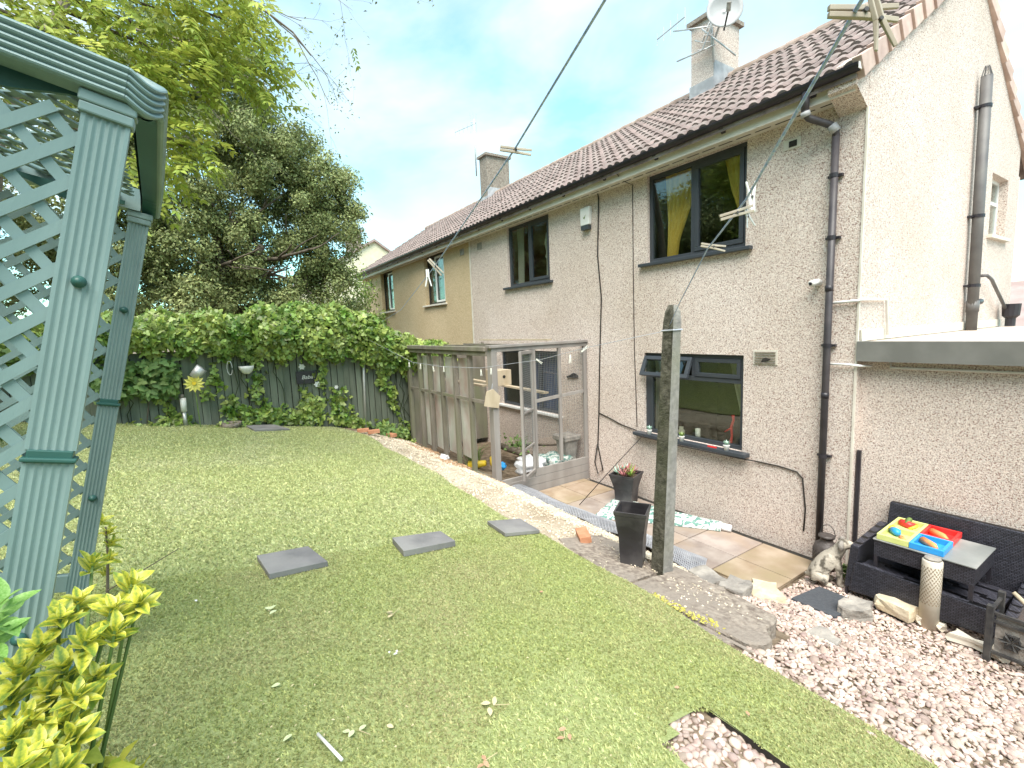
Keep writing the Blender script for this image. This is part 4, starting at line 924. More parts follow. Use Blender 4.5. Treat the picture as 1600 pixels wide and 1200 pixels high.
def sub_clumps(big, n, rs):
    outc = []
    tot = sum(np.mean(r) ** 2 for _, r in big)
    for c, r in big:
        for _ in range(int(n * np.mean(r) ** 2 / tot)):
            d = RNG.normal(0, 1, 3); d /= np.linalg.norm(d); k = RNG.uniform(.06, 1.0) ** .6
            outc.append((np.array(c) + d * np.array(r) * k, RNG.uniform(*rs) * np.array([1, 1, .85])))
    return outc
def tree(name, base, crown, nsub, rs, dens, leaf, m, label, trunk_r=.2, th=2.5, wr=.5, tmpl=DIA, group=None, droop=.5, lean=(0, 0, 1)):
    t = thing(name, base, label, 'tree', group); b = MB(); tips = []
    B = Vector(base); top = B + Vector(lean).normalized() * th
    b.tube([B, B + Vector((.03, .02, th * .5)), top], [trunk_r * 1.3, trunk_r, trunk_r * .8], 10)
    for c, r in crown[:8]:
        d = Vector(c) - top; 
        if d.length > .3: limb(b, top - Vector((0, 0, .2)), d, d.length * .6, trunk_r * .5, 2, tips, .45)
    b.build('trunk', M['bark'], t, smooth=True, world=True)
    P, N = clumps(sub_clumps(crown, nsub, rs), dens)
    o = leafcloud('crown', P, N, leaf, tmpl, m, t, wr=wr, droop=droop); o.location = -t.location; o['kind'] = 'stuff'
    return t, tips
dark = [((-14.2, .5, 5.2), (2.0, 2.6, 2.4)), ((-13.4, 2.3, 5.0), (1.4, 1.5, 1.7)), ((-13.3, 2.9, 4.3), (.9, .7, 1.0)), ((-14, -2.4, 5), (2, 2, 2.8)), ((-13.6, 1.1, 7.0), (1.4, 1.5, 1.2)),
        ((-14, -1.2, 7.6), (2, 2, 1.8)), ((-13.4, 2.6, 6.2), (.9, .9, .8)), ((-13.3, 1.9, 6.6), (.9, .9, .9)), ((-13.4, .3, 4.2), (1.2, 2.2, 1.0)), ((-14.2, .2, 8.9), (2.0, 1.8, 1.6)), ((-14, 1.2, 8.3), (1.2, 1.0, 1.2)), ((-13.5, 2.3, 7.0), (1.0, .9, .9)), ((-13.3, 3.2, 6.0), (.9, .8, .8)), ((-13.8, -1.2, 5.8), (1, 1.2, 1)), ((-13.4, 1.7, 8.1), (.9, .8, .8)), ((-13.3, 2.5, 7.4), (.8, .8, .7)), ((-13.3, 3.2, 6.6), (.8, .7, .7)), ((-13.2, 3.9, 5.95), (.5, .5, .3)), ((-13.3, 3.5, 6.3), (.6, .5, .5)), ((-13.4, 2.9, 5.5), (.7, .6, .9)), ((-13.3, .9, 5.6), (.8, .9, .8)), ((-13.5, -.6, 4.4), (1, 1.4, 1)), ((-13.2, .8, 3.3), (1.2, 3.0, .8))]
tree('evergreen_tree', (-14, .4, .9), dark, 700, (.18, .46), 300, .076, M['darkleaf'], 'large dense olive-green tree rising behind the ivy-covered fence', .3, 2.6, wr=.55)
dark2 = [((-12.5, -5.5, 5.2), (2.2, 2.2, 3.2)), ((-11, -8, 6), (2.5, 2.5, 3.5)), ((-9, -6.5, 4.5), (2, 2, 2.4))]
tree('broadleaf_tree', (-11.5, -6.2, 1.6), dark2, 75, (.6, 1.1), 110, .14, M['darkleaf'], 'dark tree behind the left boundary fence, seen through the arbour lattice', .3, 3, wr=.55)
# sparse pale shrub tree in front of the far house
sp2 = [((-16.5, 4.6, 4.0), (.9, 1.1, 1.6)), ((-16, 5.2, 2.9), (.8, .8, 1.2))]
tree('young_tree', (-16.4, 4.8, .8), sp2, 20, (.3, .55), 60, .12, M['ivyleaf'], 'light leafy young tree at the end of the buff house', .06, 2.2, wr=.45)

# ash: long pinnate sprays hanging into the top left
ash = thing('ash_tree', (-7.4, -4.4, 1.8), 'bright lime-green ash tree with pinnate leaves hanging over the arbour', 'tree')
b = MB(); tips = []
base = Vector((-7.4, -4.4, 1.8)); top = Vector((-7.3, -4.0, 6.0)); b.tube([base, base + Vector((0, .1, 2)), top], [.26, .2, .15], 10)
clus = []
def ashclus(c, r, n): clus.append((np.array(c, float), np.array(r, float), int(n * 2.1)))
for a in (((-6.6, -.75, 5.75), (.7, .75, .5), 95), ((-6.5, .1, 6.1), (.6, .6, .45), 75), ((-6.5, .62, 6.2), (.45, .4, .45), 42), ((-6.6, .9, 5.75), (.3, .25, .35), 24), ((-6.4, -.25, 5.35), (.5, .4, .3), 40),
          ((-6.4, .35, 5.55), (.4, .35, .3), 24), ((-6.3, -.1, 4.85), (.3, .3, .28), 20), ((-6.2, .10, 4.62), (.22, .22, .16), 10), ((-6.2, -.3, 4.35), (.25, .25, .25), 16), ((-6.8, -1.6, 5.9), (.8, .7, .6), 60),
          ((-7, -2.8, 6.4), (1.2, 1.1, 1), 90), ((-6.8, -.2, 7.1), (.9, 1.3, .5), 90), ((-8, -4.4, 7.2), (1.6, 1.6, 1.2), 110)):
    ashclus(*a)
Pl = []; Dl = []; Nl = []
for c, r, n in clus:
    e = Vector(c); mid = (top + e) / 2 + Vector((0, 0, .5)); b.tube([top - Vector((0, 0, .4)), mid, e], [.05, .03, .012], 6)
    for _ in range(n):
        p = c + RNG.normal(0, .55, 3) * r; d = RNG.normal(0, .6, 3) + np.array([.35, .45, -.35]); d /= np.linalg.norm(d)
        side = np.cross(d, [0, 0, 1]); side /= np.linalg.norm(side) + 1e-6; L = RNG.uniform(.22, .34); nr = np.cross(side, d) + RNG.normal(0, .25, 3)
        for k in range(5):
            q = p + d * L * (.2 + .8 * k / 4) + np.array([0, 0, -.05]) * (k / 4) ** 2
            for s in (-1, 1):
                Pl.append(q); Dl.append(d * .55 + side * s * .8 + np.array([0, 0, -.25])); Nl.append(nr + RNG.normal(0, .2, 3))
        Pl.append(q); Dl.append(d + np.array([0, 0, -.3])); Nl.append(nr)
b.build('trunk', M['bark'], ash, smooth=True, world=True)
Pl, Dl, Nl = map(np.array, (Pl, Dl, Nl)); n = len(Pl); L = RNG.uniform(.075, .12, n)
V, F = scatter(Pl, Dl, Nl, L, L * .40, *DIA); o = npmesh('crown', V, F, M['ashleaf'], ash); o.location = -ash.location; o['kind'] = 'stuff'
# bare twiggy branches at the top of the picture
tw = thing('birch_tree', (-11.2, -3.2, 1.7), 'thin bare twigs with a few leaves against the sky at the top', 'tree')
b = MB(); tips = []
b.tube([(-11.2, -3.2, 1.7), (-11, -2.4, 6), (-10.4, -.6, 9.4)], [.16, .11, .06], 8)
for q, d, L in (((-10.4, -.6, 9.4), (.3, 1, .05), 2.6), ((-10.4, -.6, 9.4), (.5, 1, -.25), 2.4), ((-10.3, -.2, 9.2), (.4, 1, -.5), 2.0), ((-10.7, -1.5, 8.0), (.3, 1, -.1), 2.6), ((-10.2, .4, 9.0), (.3, 1, -.35), 2.2)):
    limb(b, q, d, L, .028, 3, tips, .5, -.1)
b.build('trunk', M['twig'], tw, world=True)
tp = np.array([t[:] for t in tips]); k = RNG.integers(0, len(tp), 3400); P = tp[k] + RNG.normal(0, .06, (3400, 3))
P = P[(P[:, 1] < 1.9) | (RNG.random(3400) < .25)]
o = leafcloud('crown', P, np.tile([[0., 0, 1]], (len(P), 1)), .06, DIA, M['darkleaf'], tw, wr=.5); o.location = -tw.location; o['kind'] = 'stuff'
# shrubs at the left boundary and unseen trees added behind the viewer to darken the window reflections
def shrub(base, cr, n, rs, dens, leaf, m, label, cat='shrub', name='shrub'):
    t = thing(name, base, label, cat); b = MB()
    for k in range(6): b.tube([base, Vector(base) + Vector((RNG.normal(0, .25), RNG.normal(0, .2), .7))], [.02, .008], 5)
    b.build('stem', M['bark'], t, world=True)
    P, N = clumps(sub_clumps(cr, n, rs), dens); o = leafcloud('foliage', P, N, leaf, DIA, m, t, wr=.55); o.location = -t.location; o['kind'] = 'stuff'
shrub((-7.9, -2.6, 1.58), [((-7.9, -2.6, 2.2), (.8, .6, .6))], 16, (.2, .4), 260, .07, M['hedge'], 'rounded dark shrub in the bed beyond the arbour')
shrub((-5.9, -2.8, 1.6), [((-5.9, -2.8, 2.3), (.8, .6, .7))], 16, (.2, .4), 260, .07, M['weed'], 'mid-green shrub behind the arbour lattice')
shrub((-4.0, -2.9, 1.62), [((-4.0, -2.9, 2.4), (.8, .6, .8))], 16, (.2, .4), 260, .07, M['hedge'], 'tall dark shrub against the left boundary fence')
for i, (x, y, s, lab) in enumerate(((-6, -9, 1.0, 'unseen dark tree added beyond the left fence for the window reflections'), (-1.5, -8.5, 1.1, 'broad unseen dark tree added behind the viewpoint for the window reflections'), (3.5, -8, 1.0, 'unseen dark tree added at the right behind the viewpoint for the window reflections'), (8.5, -6, 1.0, 'unseen dark tree added far right behind the viewpoint for the window reflections'))):
    tree('reflection_tree', (x, y, 1.75), [((x, y, 7.2), (2.9 * s, 2.1 * s, 4.2 * s)), ((x + .6, y, 3.4), (2.4 * s, 1.6 * s, 1.5 * s))], 70, (.6, 1.1), 70, .17, M['hedge'], lab, .22, 2.2, wr=.6, group='unseen dark trees added for the window reflections')

# ------------------------------------------------------------------ arbour
ar = thing('garden_arbour', (-1.44, -.58, 1.235), 'sage green plastic lattice arbour with fluted posts, leaning at the left edge', 'arbour', rot=(-.232, 0, .0386))
PH = 1.99; PW = .088; SPX = 1.165; SPY = .85
def fluted(parent, x, y, z0, z1, name='post', PW=.086):
    """post with raised flutes on the four sides"""
    b = MB(); hx_, hy_ = .012, PW / 2; prof = []
    def edge(a, b_, n, dep):
        ax, ay = a; bx, by = b_; dx, dy = bx - ax, by - ay; L = math.hypot(dx, dy); ux_, uy_ = dx / L, dy / L; nx_, ny_ = uy_, -ux_
        prof.append((ax, ay)); m0 = .09; K = n * 6
        for i in range(K + 1):
            s_ = m0 + (1 - 2 * m0) * i / K; dpt = -dep * (.5 - .5 * math.cos(2 * math.pi * i / 6)) ** .7
            prof.append((ax + ux_ * s_ * L + nx_ * dpt, ay + uy_ * s_ * L + ny_ * dpt))
    edge((hx_, -hy_), (hx_, hy_), 5, .0035); prof.append((hx_, hy_)); prof.append((-hx_, hy_)); edge((-hx_, hy_), (-hx_, -hy_), 5, .0035); prof.append((-hx_, -hy_))
    b.prism([(x + px, y + py) for px, py in prof], 'z', z0, z1); return b.build(name, M['arbour'], parent)
posts = {}
for i, (x, y) in enumerate(((0, 0), (-SPX, 0), (0, -SPY), (-SPX, -SPY))):
    PW = .086 if i in (0, 2) else .070; q_ = PW / 2 + .006
    p = fluted(ar, x, y, 0.02, 1.155, PW=PW); fluted(ar, x, y, 1.185, PH - .045, PW=PW)
    b = MB(); b.box((x - .014, y - PW / 2 + .004, 1.155), (x + .014, y + PW / 2 - .004, 1.185)); b.box((x - .021, y - PW / 2 - .004, 1.158), (x + .021, y + PW / 2 + .004, 1.168)); b.build('collar', M['arbour_dark'], ar, bevel=.003)
    b = MB().box((x - .020, y - q_, PH - .045), (x + .020, y + q_, PH - .022)); b.box((x - .022, y - q_ - .003, PH - .022), (x + .022, y + q_ + .003, PH + .004)); b.build('capital', M['arbour'], ar, bevel=.004)
    b = MB().box((x - .03, y - .055, 0), (x + .03, y + .055, .04)); b.build('foot', M['arbour_dark'], ar, bevel=.004)
    for z in (.76, 1.57):
        for (dx, dy) in ((1, 0),):
            c_ = Vector((x + .012, y, z)); d_ = Vector((dx, dy, 0)); b = MB()
            b.tube([c_, c_ + d_ * .004, c_ + d_ * .006, c_ + d_ * .013, c_ + d_ * .016], [.014, .014, .011, .009, .003], 12)
            b.build('knob', M['arbour_dark'], ar, smooth=True)
def lattice(parent, P0, ux_, uz_, W_, Hh, sw=.0235, pitch=.070, z0=0):
    """diagonal strips clipped to a W x H rectangle, one object per strip"""
    P0 = Vector(P0); ux_ = Vector(ux_); uz_ = Vector(uz_); nrm_ = ux_.cross(uz_)
    step = pitch * math.sqrt(2)
    for s, off in ((1, .0035), (-1, -.0035)):
        k = -int(Hh / step) - 1
        while k * step < W_ + Hh:
            c0 = k * step + (0 if s == 1 else step * .5)
            # line x = c0 + s*(z) (s=1: rising right) ; for s=-1: x = c0 - z
            pts_ = []
            zs_ = [0, Hh]
            t = [(0 - c0) * s, (W_ - c0) * s]
            lo_, hi_ = max(0, min(t)), min(Hh, max(t))
            if hi_ - lo_ > .03:
                a_ = P0 + ux_ * (c0 + s * lo_) + uz_ * lo_ + nrm_ * off; b_ = P0 + ux_ * (c0 + s * hi_) + uz_ * hi_ + nrm_ * off
                MB().bar(a_, b_, .0055, sw, nrm_.cross((b_ - a_).normalized())).build('lattice_strip', M['arbour'], parent)
            k += 1
lattice(ar, (0, -SPY + PW / 2, .42), (0, 1, 0), (0, 0, 1), SPY - PW, PH - .47)
lattice(ar, (-SPX, -SPY + PW / 2, .42), (0, 1, 0), (0, 0, 1), SPY - PW, PH - .47)
for (a_, b_) in (((0, -SPY + PW / 2, .40), (0, -PW / 2, .40)), ((-SPX, -SPY + PW / 2, .40), (-SPX, -PW / 2, .40))):
    MB().bar(a_, b_, .03, .07).build('bottom_rail', M['arbour'], ar, bevel=.003)
def fl_beam(parent, a_, b_, sgn):
    a_, b_ = Vector(a_), Vector(b_); d = (b_ - a_).normalized(); n_ = Vector((0, 0, 1)); sd_ = d.cross(n_) * sgn
    hh = .078; ww = .030; prof = []
    nf = 5
    for i in range(nf):
        for f_, dpt in ((.0, 0), (.25, .006), (.5, .008), (.75, .006)): prof.append((ww + dpt, -hh / 2 + hh * (i + f_) / nf))
    prof += [(ww, hh / 2), (ww - .03, hh / 2 + .012), (-ww, hh / 2 + .012), (-ww, -hh / 2)]
    vs = [p + sd_ * u + n_ * v for p in (a_, b_) for u, v in prof]; n = len(prof)
    fs = [tuple(range(n)), tuple(range(n, 2 * n))[::-1]] + [(i, (i + 1) % n, n + (i + 1) % n, n + i) for i in range(n)]
    return MB().add(vs, fs).build('top_beam', M['arbour'], parent)
ZT = PH + .044
fl_beam(ar, (-.0, .026, ZT), (-.0, -SPY - .06, ZT), -1)
# outer beam along the lawn side: rises in a shallow swan-neck from each post
def swan(parent):
    """beam along the lawn side: turns a rounded corner off the end beam, with a small wave at the corner"""
    n = 5; hh = .078; ww = .028; prof = []
    for i in range(n):
        for f_, dpt in ((.0, 0), (.25, .006), (.5, .008), (.75, .006)): prof.append((ww + dpt, -hh / 2 + hh * (i + f_) / n))
    prof += [(ww, hh / 2), (-.028, hh / 2 + .01), (-.028, -hh / 2)]
    path = [(.0, .024, 0, (1, 0)), (.0, .030, 0, (1, 0))]; rad = .040
    for k in range(1, 13):
        a_ = math.pi / 2 * k / 12; path.append((-rad + rad * math.cos(a_), .030 + rad * math.sin(a_) * .75, rad * a_, (math.cos(a_), math.sin(a_))))
    s0 = rad * math.pi / 2; N = 34; L_ = SPX - rad + .03
    for k in range(1, N + 1):
        u = k / N; path.append((-rad - L_ * u, .030 + rad * .75 - .030 * u, s0 + L_ * u, (.03, 1)))
    rings = []
    for x, y, d, (nx_, ny_) in path:
        rem = s0 + L_ - d
        dz = -.014 * math.sin(min(d, .10) / .10 * 2 * math.pi) + .045 * (1 - math.cos(min(max(d - .03, 0), .16) / .16 * math.pi)) / 2 - .045 * (1 - min(rem, .14) / .14) ** 2
        rings.append([(x + nx_ * u, y + ny_ * u, ZT + v + dz) for u, v in prof])
    k = len(prof); vs = [v for r_ in rings for v in r_]; R_ = len(rings); fs = [(i * k + j, i * k + (j + 1) % k, (i + 1) * k + (j + 1) % k, (i + 1) * k + j) for i in range(R_ - 1) for j in range(k)]
    fs += [tuple(range(k)), tuple((R_ - 1) * k + j for j in range(k))[::-1]]
    MB().add(vs, fs).build('top_beam', M['arbour'], parent)
    b = MB(); vs = []  # added dark sheet below and behind the beam, standing in for its shade
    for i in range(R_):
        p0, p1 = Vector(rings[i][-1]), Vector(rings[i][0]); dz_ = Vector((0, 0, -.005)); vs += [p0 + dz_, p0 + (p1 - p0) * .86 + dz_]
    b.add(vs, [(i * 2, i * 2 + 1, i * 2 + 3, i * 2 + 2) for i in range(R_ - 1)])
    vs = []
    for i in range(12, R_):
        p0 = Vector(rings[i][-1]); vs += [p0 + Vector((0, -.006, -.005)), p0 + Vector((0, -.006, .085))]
    b.add(vs, [(i * 2, i * 2 + 1, i * 2 + 3, i * 2 + 2) for i in range(R_ - 13)]); b.build('beam_shade_strip', M['arbour_dark'], parent)
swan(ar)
fl_beam(ar, (-SPX, .0, ZT), (-SPX, -SPY - .05, ZT), 1)
# scalloped valance and roof lattice inside
for x in (-.06, -SPX + .06):
    b = MB(); pr = [(-SPY + .05, ZT - .02)]; n = 24
    for i in range(n + 1): t = i / n; pr.append((-SPY + .05 + (SPY - .1) * t, ZT - .055 + .02 * math.sin(t * 14)))
    pr.append((-.05, ZT - .02)); b.prism(pr, 'x', x - .006, x + .006); b.build('valance', M['arbour_dark'], ar)
lattice(ar, (-SPX + .03, -SPY + .03, ZT + .01), (1, 0, 0), (0, 1, 0), SPX - .06, SPY - .06)

# ------------------------------------------------------------------ aviary
YA = 3.59; XA = -5.97; XL = -9.46; AT = 2.38
avy = thing('aviary', (-7.7, 4.5, .1), 'weathered wood-framed aviary lean-to with wire mesh and clouded panels against the house', 'aviary')
def az(x): return interp(x, [(-9.5, .12), (-5.97, .22)])
fp = [(-9.44, .10, 'old_wood'), (-8.86, .075, 'old_wood'), (-8.38, .075, 'old_wood'), (-7.83, .075, 'old_wood'), (-7.29, .075, 'old_wood'), (-6.74, .075, 'old_wood')]
for x, w, mm in fp: MB().box((x - w / 2, YA - .03, az(x)), (x + w / 2, YA + .04, AT - .16)).build('post', M[mm], avy, world=True, bevel=.004)
MB().box((XA - .13, YA - .045, .22), (XA + .0, YA + .055, AT - .02)).build('corner_post', M['grey_paint'], avy, world=True, bevel=.005)
MB().box((XL - .1, YA - .06, AT - .16), (XA - .13, YA + .04, AT - .09)).box((XL - .1, YA - .09, AT - .085), (XA - .13, YA + .03, AT - .02)).build('top_rail', M['old_wood'], avy, world=True, bevel=.004)
MB().bar((XL, YA - .005, 1.47), (XA - .13, YA - .005, 1.50), .03, .05).build('mid_rail', M['old_wood'], avy, world=True)
MB().bar((XL, YA + .02, az(XL) + .04), (XA - .13, YA + .02, .26), .05, .10).build('bottom_rail', M['old_wood'], avy, world=True)
MB().box((XL - .05, YA + .03, .1), (XL + .02, YF - .02, AT - .1)).box((XL - .05, YF - .06, .1), (XL, YF - .01, AT - .05)).build('end_frame', M['old_wood'], avy, world=True)
for i in range(4):
    a_, b_ = fp[i + 1][0] + .02, fp[i + 2][0] - .02
    m_ = MB(); tlt = .05
    m_.add([(a_, YA + .07, .36 + .03 * i), (b_, YA + .07, .34 + .03 * i), (b_, YA + .06, AT - .22), (a_, YA + .06, AT - .22), (a_, YA + .077, .36 + .03 * i), (b_, YA + .077, .34 + .03 * i), (b_, YA + .067, AT - .22), (a_, YA + .067, AT - .22)], [(0, 1, 2, 3), (4, 5, 6, 7), (0, 1, 5, 4), (1, 2, 6, 5), (2, 3, 7, 6), (3, 0, 4, 7)])
    m_.build('clouded_panel', M['poly'], avy, world=True)
# right side
def rp(y, w, z0, z1, name='post', m_='grey_paint'): return MB().box((XA - .045, y - w / 2, z0), (XA, y + w / 2, z1)).build(name, M[m_], avy, world=True, bevel=.004)
rp(4.31, .085, .37, AT - .1); rp(4.84, .055, .40, AT - .1); rp(YF - .05, .07, .2, AT - .1)
MB().box((XA - .05, YA + .055, AT - .10), (XA + .004, YF - .01, AT - .04)).box((XA - .09, YA - .09, AT - .035), (XA + .03, YF - .01, AT + .005)).build('top_rail', M['grey_paint'], avy, world=True, bevel=.004)
MB().bar((XA - .02, 4.35, 1.46), (XA - .02, YF - .1, 1.52), .04, .05).build('mid_rail', M['grey_paint'], avy, world=True)
for k in range(3):
    z0_ = -.02 + k * .13
    MB().box((XA - .03, 4.27 if k > 1 else 3.80, z0_), (XA + .012 - k * .002, YF - .02, z0_ + .124)).build('plank', M['grey_paint'], avy, world=True, bevel=.003)
MB().box((XA - .04, YA + .05, .16), (XA + .0, 4.27, .30)).build('threshold', M['grey_paint'], avy, world=True, bevel=.003)
MB().box((XA - .1, 4.2, -.1), (XA + .03, YF - .02, -.022)).build('sill_block', M['concrete'], avy, world=True)
# door ajar, hinged on the second post
hx, hy = XA + .02, 4.26
dd = Vector((.30, -.42, 0)).normalized(); DWd = .50
dr = thing('aviary_door', (hx, hy, .42), 'narrow grey wire-mesh aviary door standing ajar', 'door') if False else None
def dq(u, z): return Vector((hx, hy, 0)) + dd * u + Vector((0, 0, z))
b = MB(); b.bar(dq(0, .34), dq(0, 2.26), .04, .045, dd); b.bar(dq(DWd, .34), dq(DWd, 2.28), .04, .05, dd); b.bar(dq(0, .36), dq(DWd, .36), .035, .05); b.bar(dq(0, 2.25), dq(DWd, 2.26), .035, .05); b.bar(dq(0, .80), dq(DWd, .80), .03, .03); b.bar(dq(0, 1.35), dq(DWd, 1.35), .03, .03)
door = b.build('door', M['grey_paint'], avy, world=True, bevel=.003)
def wiremesh(parent, P0, U, Vv, W_, H_, s=.05, r=.0022, name='wire_mesh', m_='wire'):
    P0 = Vector(P0); U = Vector(U).normalized(); Vv = Vector(Vv).normalized(); b = MB()
    n = int(W_ / s)
    for i in range(n + 1): b.tube([P0 + U * i * s, P0 + U * i * s + Vv * H_], r, 3, False)
    n = int(H_ / (s))
    for i in range(n + 1): b.tube([P0 + Vv * i * s, P0 + Vv * i * s + U * W_], r, 3, False)
    return b.build(name, M[m_], parent, world=True)
wm = wiremesh(door, dq(.02, .85), dd, (0, 0, 1), DWd - .04, 1.38, .032)
wm.location = (0, 0, 0)
wiremesh(avy, (XA - .02, 4.35, .85), (0, 1, 0), (0, 0, 1), .47, 1.38, .032)
wiremesh(avy, (XA - .02, 4.87, .40), (0, 1, 0), (0, 0, 1), .46, 1.84, .055, .0015)
# roof battens
for y in (3.9, 4.4, 4.9): MB().box((XL, y, AT - .09), (XA - .05, y + .04, AT - .05)).build('rafter', M['old_wood'], avy, world=True)
MB().box((-8.9, 5.0, AT + .01), (-6.5, 5.1, AT + .035)).build('batten', M['raw_wood'], avy, world=True)
# shelf, perch, contents
MB().bar((-8.6, 4.6, 1.60), (-6.05, 4.6, 1.56), .10, .03).build('perch_board', M['raw_wood'], avy, world=True)
MB().bar((-8.6, 4.0, 1.66), (-7.0, 4.0, 1.66), .10, .03).build('perch_board', M['raw_wood'], avy, world=True)
nb = thing('nest_box', (-7.4, 4.55, 1.58), 'pale plywood nest box on the perch inside the aviary', 'box')
MB().box((-7.65, 4.4, 1.585), (-7.25, 4.72, 1.87)).build('body', M['raw_wood'], nb, world=True, bevel=.004)
MB().tube([(-7.248, 4.56, 1.75), (-7.243, 4.56, 1.75)], .03, 14).build('entrance', M['dark_gap'], nb, world=True)
bd = thing('wooden_plaque', (-5.92, 3.5, 1.45), 'raw wooden house-shaped board hung on the aviary corner post', 'plaque')
b = MB(); b.prism([(3.38, 1.50), (3.62, 1.44), (3.66, 1.62), (3.54, 1.74), (3.43, 1.71)], 'x', XA + .008, XA + .028); b.build('board', M['raw_wood'], bd, world=True)
MB().tube([(XA + .018, 3.52, 1.73), (XA + .01, 3.54, 1.82)], .004, 5).build('string', M['whitecord'], bd, world=True)
fi = thing('fish_ornament', (-6.3, YF, 1.72), 'small dark metal fish ornament on the wall inside the aviary', 'ornament')
b = MB(); b.prism([(-6.50, 1.73), (-6.44, 1.75), (-6.40, 1.76), (-6.32, 1.80), (-6.26, 1.79), (-6.20, 1.75), (-6.22, 1.72), (-6.32, 1.71), (-6.42, 1.72), (-6.49, 1.70)], 'y', YF - .03, YF - .006); b.build('body', M['rust_black'], fi, world=True)
def blob(name, c, r, m_, label, cat, sub=3, jit=.12, seed=1, parent=None):
    rg = np.random.default_rng(seed); tv, tf = ico(sub); ph = rg.uniform(0, 6, 6)
    d = 1 + jit * (np.sin(tv[:, 0] * 5 + ph[0]) + np.sin(tv[:, 1] * 6 + ph[1]) + np.sin(tv[:, 2] * 7 + ph[2]) + .6 * np.sin((tv[:, 0] + tv[:, 1]) * 11 + ph[3])) * .5
    V = tv * d[:, None] * np.array(r); o = npmesh(name, V, tf, m_, parent, smooth=True); o.location = c
    if label: tag(o, label, cat)
    return o
blob('plastic_bag', (-6.35, 4.45, .30), (.30, .22, .16), M['bag'], 'crumpled white plastic bag on the aviary floor by the door', 'bag', seed=2, jit=.35)
blob('plastic_bag', (-6.35, 4.98, .27), (.28, .26, .13), M['teal'], 'patterned green and white sack on the aviary floor', 'bag', seed=5, jit=.3)
blob('plastic_bag', (-6.75, 4.15, .26), (.06, .06, .06), M['blue'], 'small blue bag beside the yellow bucket', 'bag', seed=6, jit=.3)
bk = thing('yellow_bucket', (-6.95, 4.15, .2), 'yellow plastic seed scoop bottle lying in the aviary', 'bucket')
MB().lathe([(.07, 0), (.10, .06), (.10, .18), (.05, .22), (.035, .30)], (-6.95, 4.12, .2), 14).build('body', M['yellow'], bk, smooth=True, world=True)
MB().tube([(-7.05, 3.98, .28), (-7.28, 3.78, .22)], [.05, .09], 10).build('spout', M['yellow'], bk, smooth=True, world=True)
pt = thing('planter', (-6.25, 5.28, .2), 'grey stone-look planter inside the aviary by the wall', 'planter')
b = MB(); b.lathe([(.17, 0), (.15, .05), (.19, .34), (.25, .38), (.25, .44), (.22, .46)], (-6.28, 5.20, .28), 4, rot=.785); b.build('body', M['stone_grey'], pt, world=True)
lg = thing('log', (-7.3, 4.9, .22), 'mossy log and branches on the aviary floor', 'log')
MB().tube([(-8.2, 4.9, .25), (-7.4, 4.75, .32), (-6.7, 4.9, .24)], [.06, .07, .05], 8).build('trunk', M['bark'], lg, world=True, smooth=True)
MB().tube([(-7.9, 5.1, .25), (-7.1, 5.05, .42), (-6.5, 5.25, .5)], [.03, .03, .02], 6).build('branch', M['bark'], lg, world=True, smooth=True)
gt = thing('grass_tuft', (-7.3, 3.85, .18), 'tuft of long pale grass just inside the aviary panels', 'plant')
b = MB()
for k in range(46):
    a = RNG.uniform(0, 6.28); l = RNG.uniform(.2, .42); q = Vector((-7.28 + RNG.normal(0, .06), 3.85 + RNG.normal(0, .05), .18)); b.tube([q, q + Vector((math.cos(a) * l * .35, math.sin(a) * l * .35, l * .8)), q + Vector((math.cos(a) * l * .8, math.sin(a) * l * .8, l))], [.006, .005, .001], 3)
b.build('blades', M['weed'], gt, world=True)
def plant(name, c, r, n, leaf, m_, label, tm=IVY, cat='plant'):
    t = thing(name, c, label, cat); MB().tube([c, (c[0], c[1], c[2] + r[2])], .006, 5).build('stem', M['bark'], t, world=True)
    P = np.array(c) + np.array([0, 0, r[2] * .6]) + RNG.normal(0, .5, (n, 3)) * np.array(r); P[:, 2] = np.maximum(P[:, 2], c[2] + .01)
    o = leafcloud('leaf', P, np.tile([[.3, 0, 1.]], (n, 1)), leaf, tm, m_, t, wr=.8); o.location = -t.location; o['kind'] = 'stuff'
plant('weed', (-7.4, 4.9, .3), (.35, .2, .15), 160, .06, M['weed'], 'leafy weeds growing over the log in the aviary')
plant('weed', (-9.45, 3.25, .38), (.25, .2, .15), 130, .07, M['weed'], 'dark leafy weed at the foot of the fence by the aviary')
plant('weed', (-9.3, 3.45, .24), (.15, .15, .12), 60, .06, M['ivyleaf'], 'light green seedling at the left foot of the aviary')
plant('weed', (-9.4, 2.95, .6), (.35, .25, .12), 130, .07, M['weed'], 'low ivy patch at the base of the metal post')
plant('weed', (-9.45, .2, 1.09), (.12, .35, .08), 90, .07, M['ivyleaf'], 'ivy runner creeping onto the lawn below the yellow flower')
plant('weed', (-9.45, -.75, 1.26), (.12, .4, .08), 110, .07, M['ivyleaf'], 'ivy seedlings at the left foot of the fence')
wr_ = tag(blob('cloth_rag', (-7.42, 3.36, .42), (.10, .07, .05), M['bag'], None, None, seed=9, jit=.3), 'scrunched white rag lying on the path edge below the aviary', 'rag')

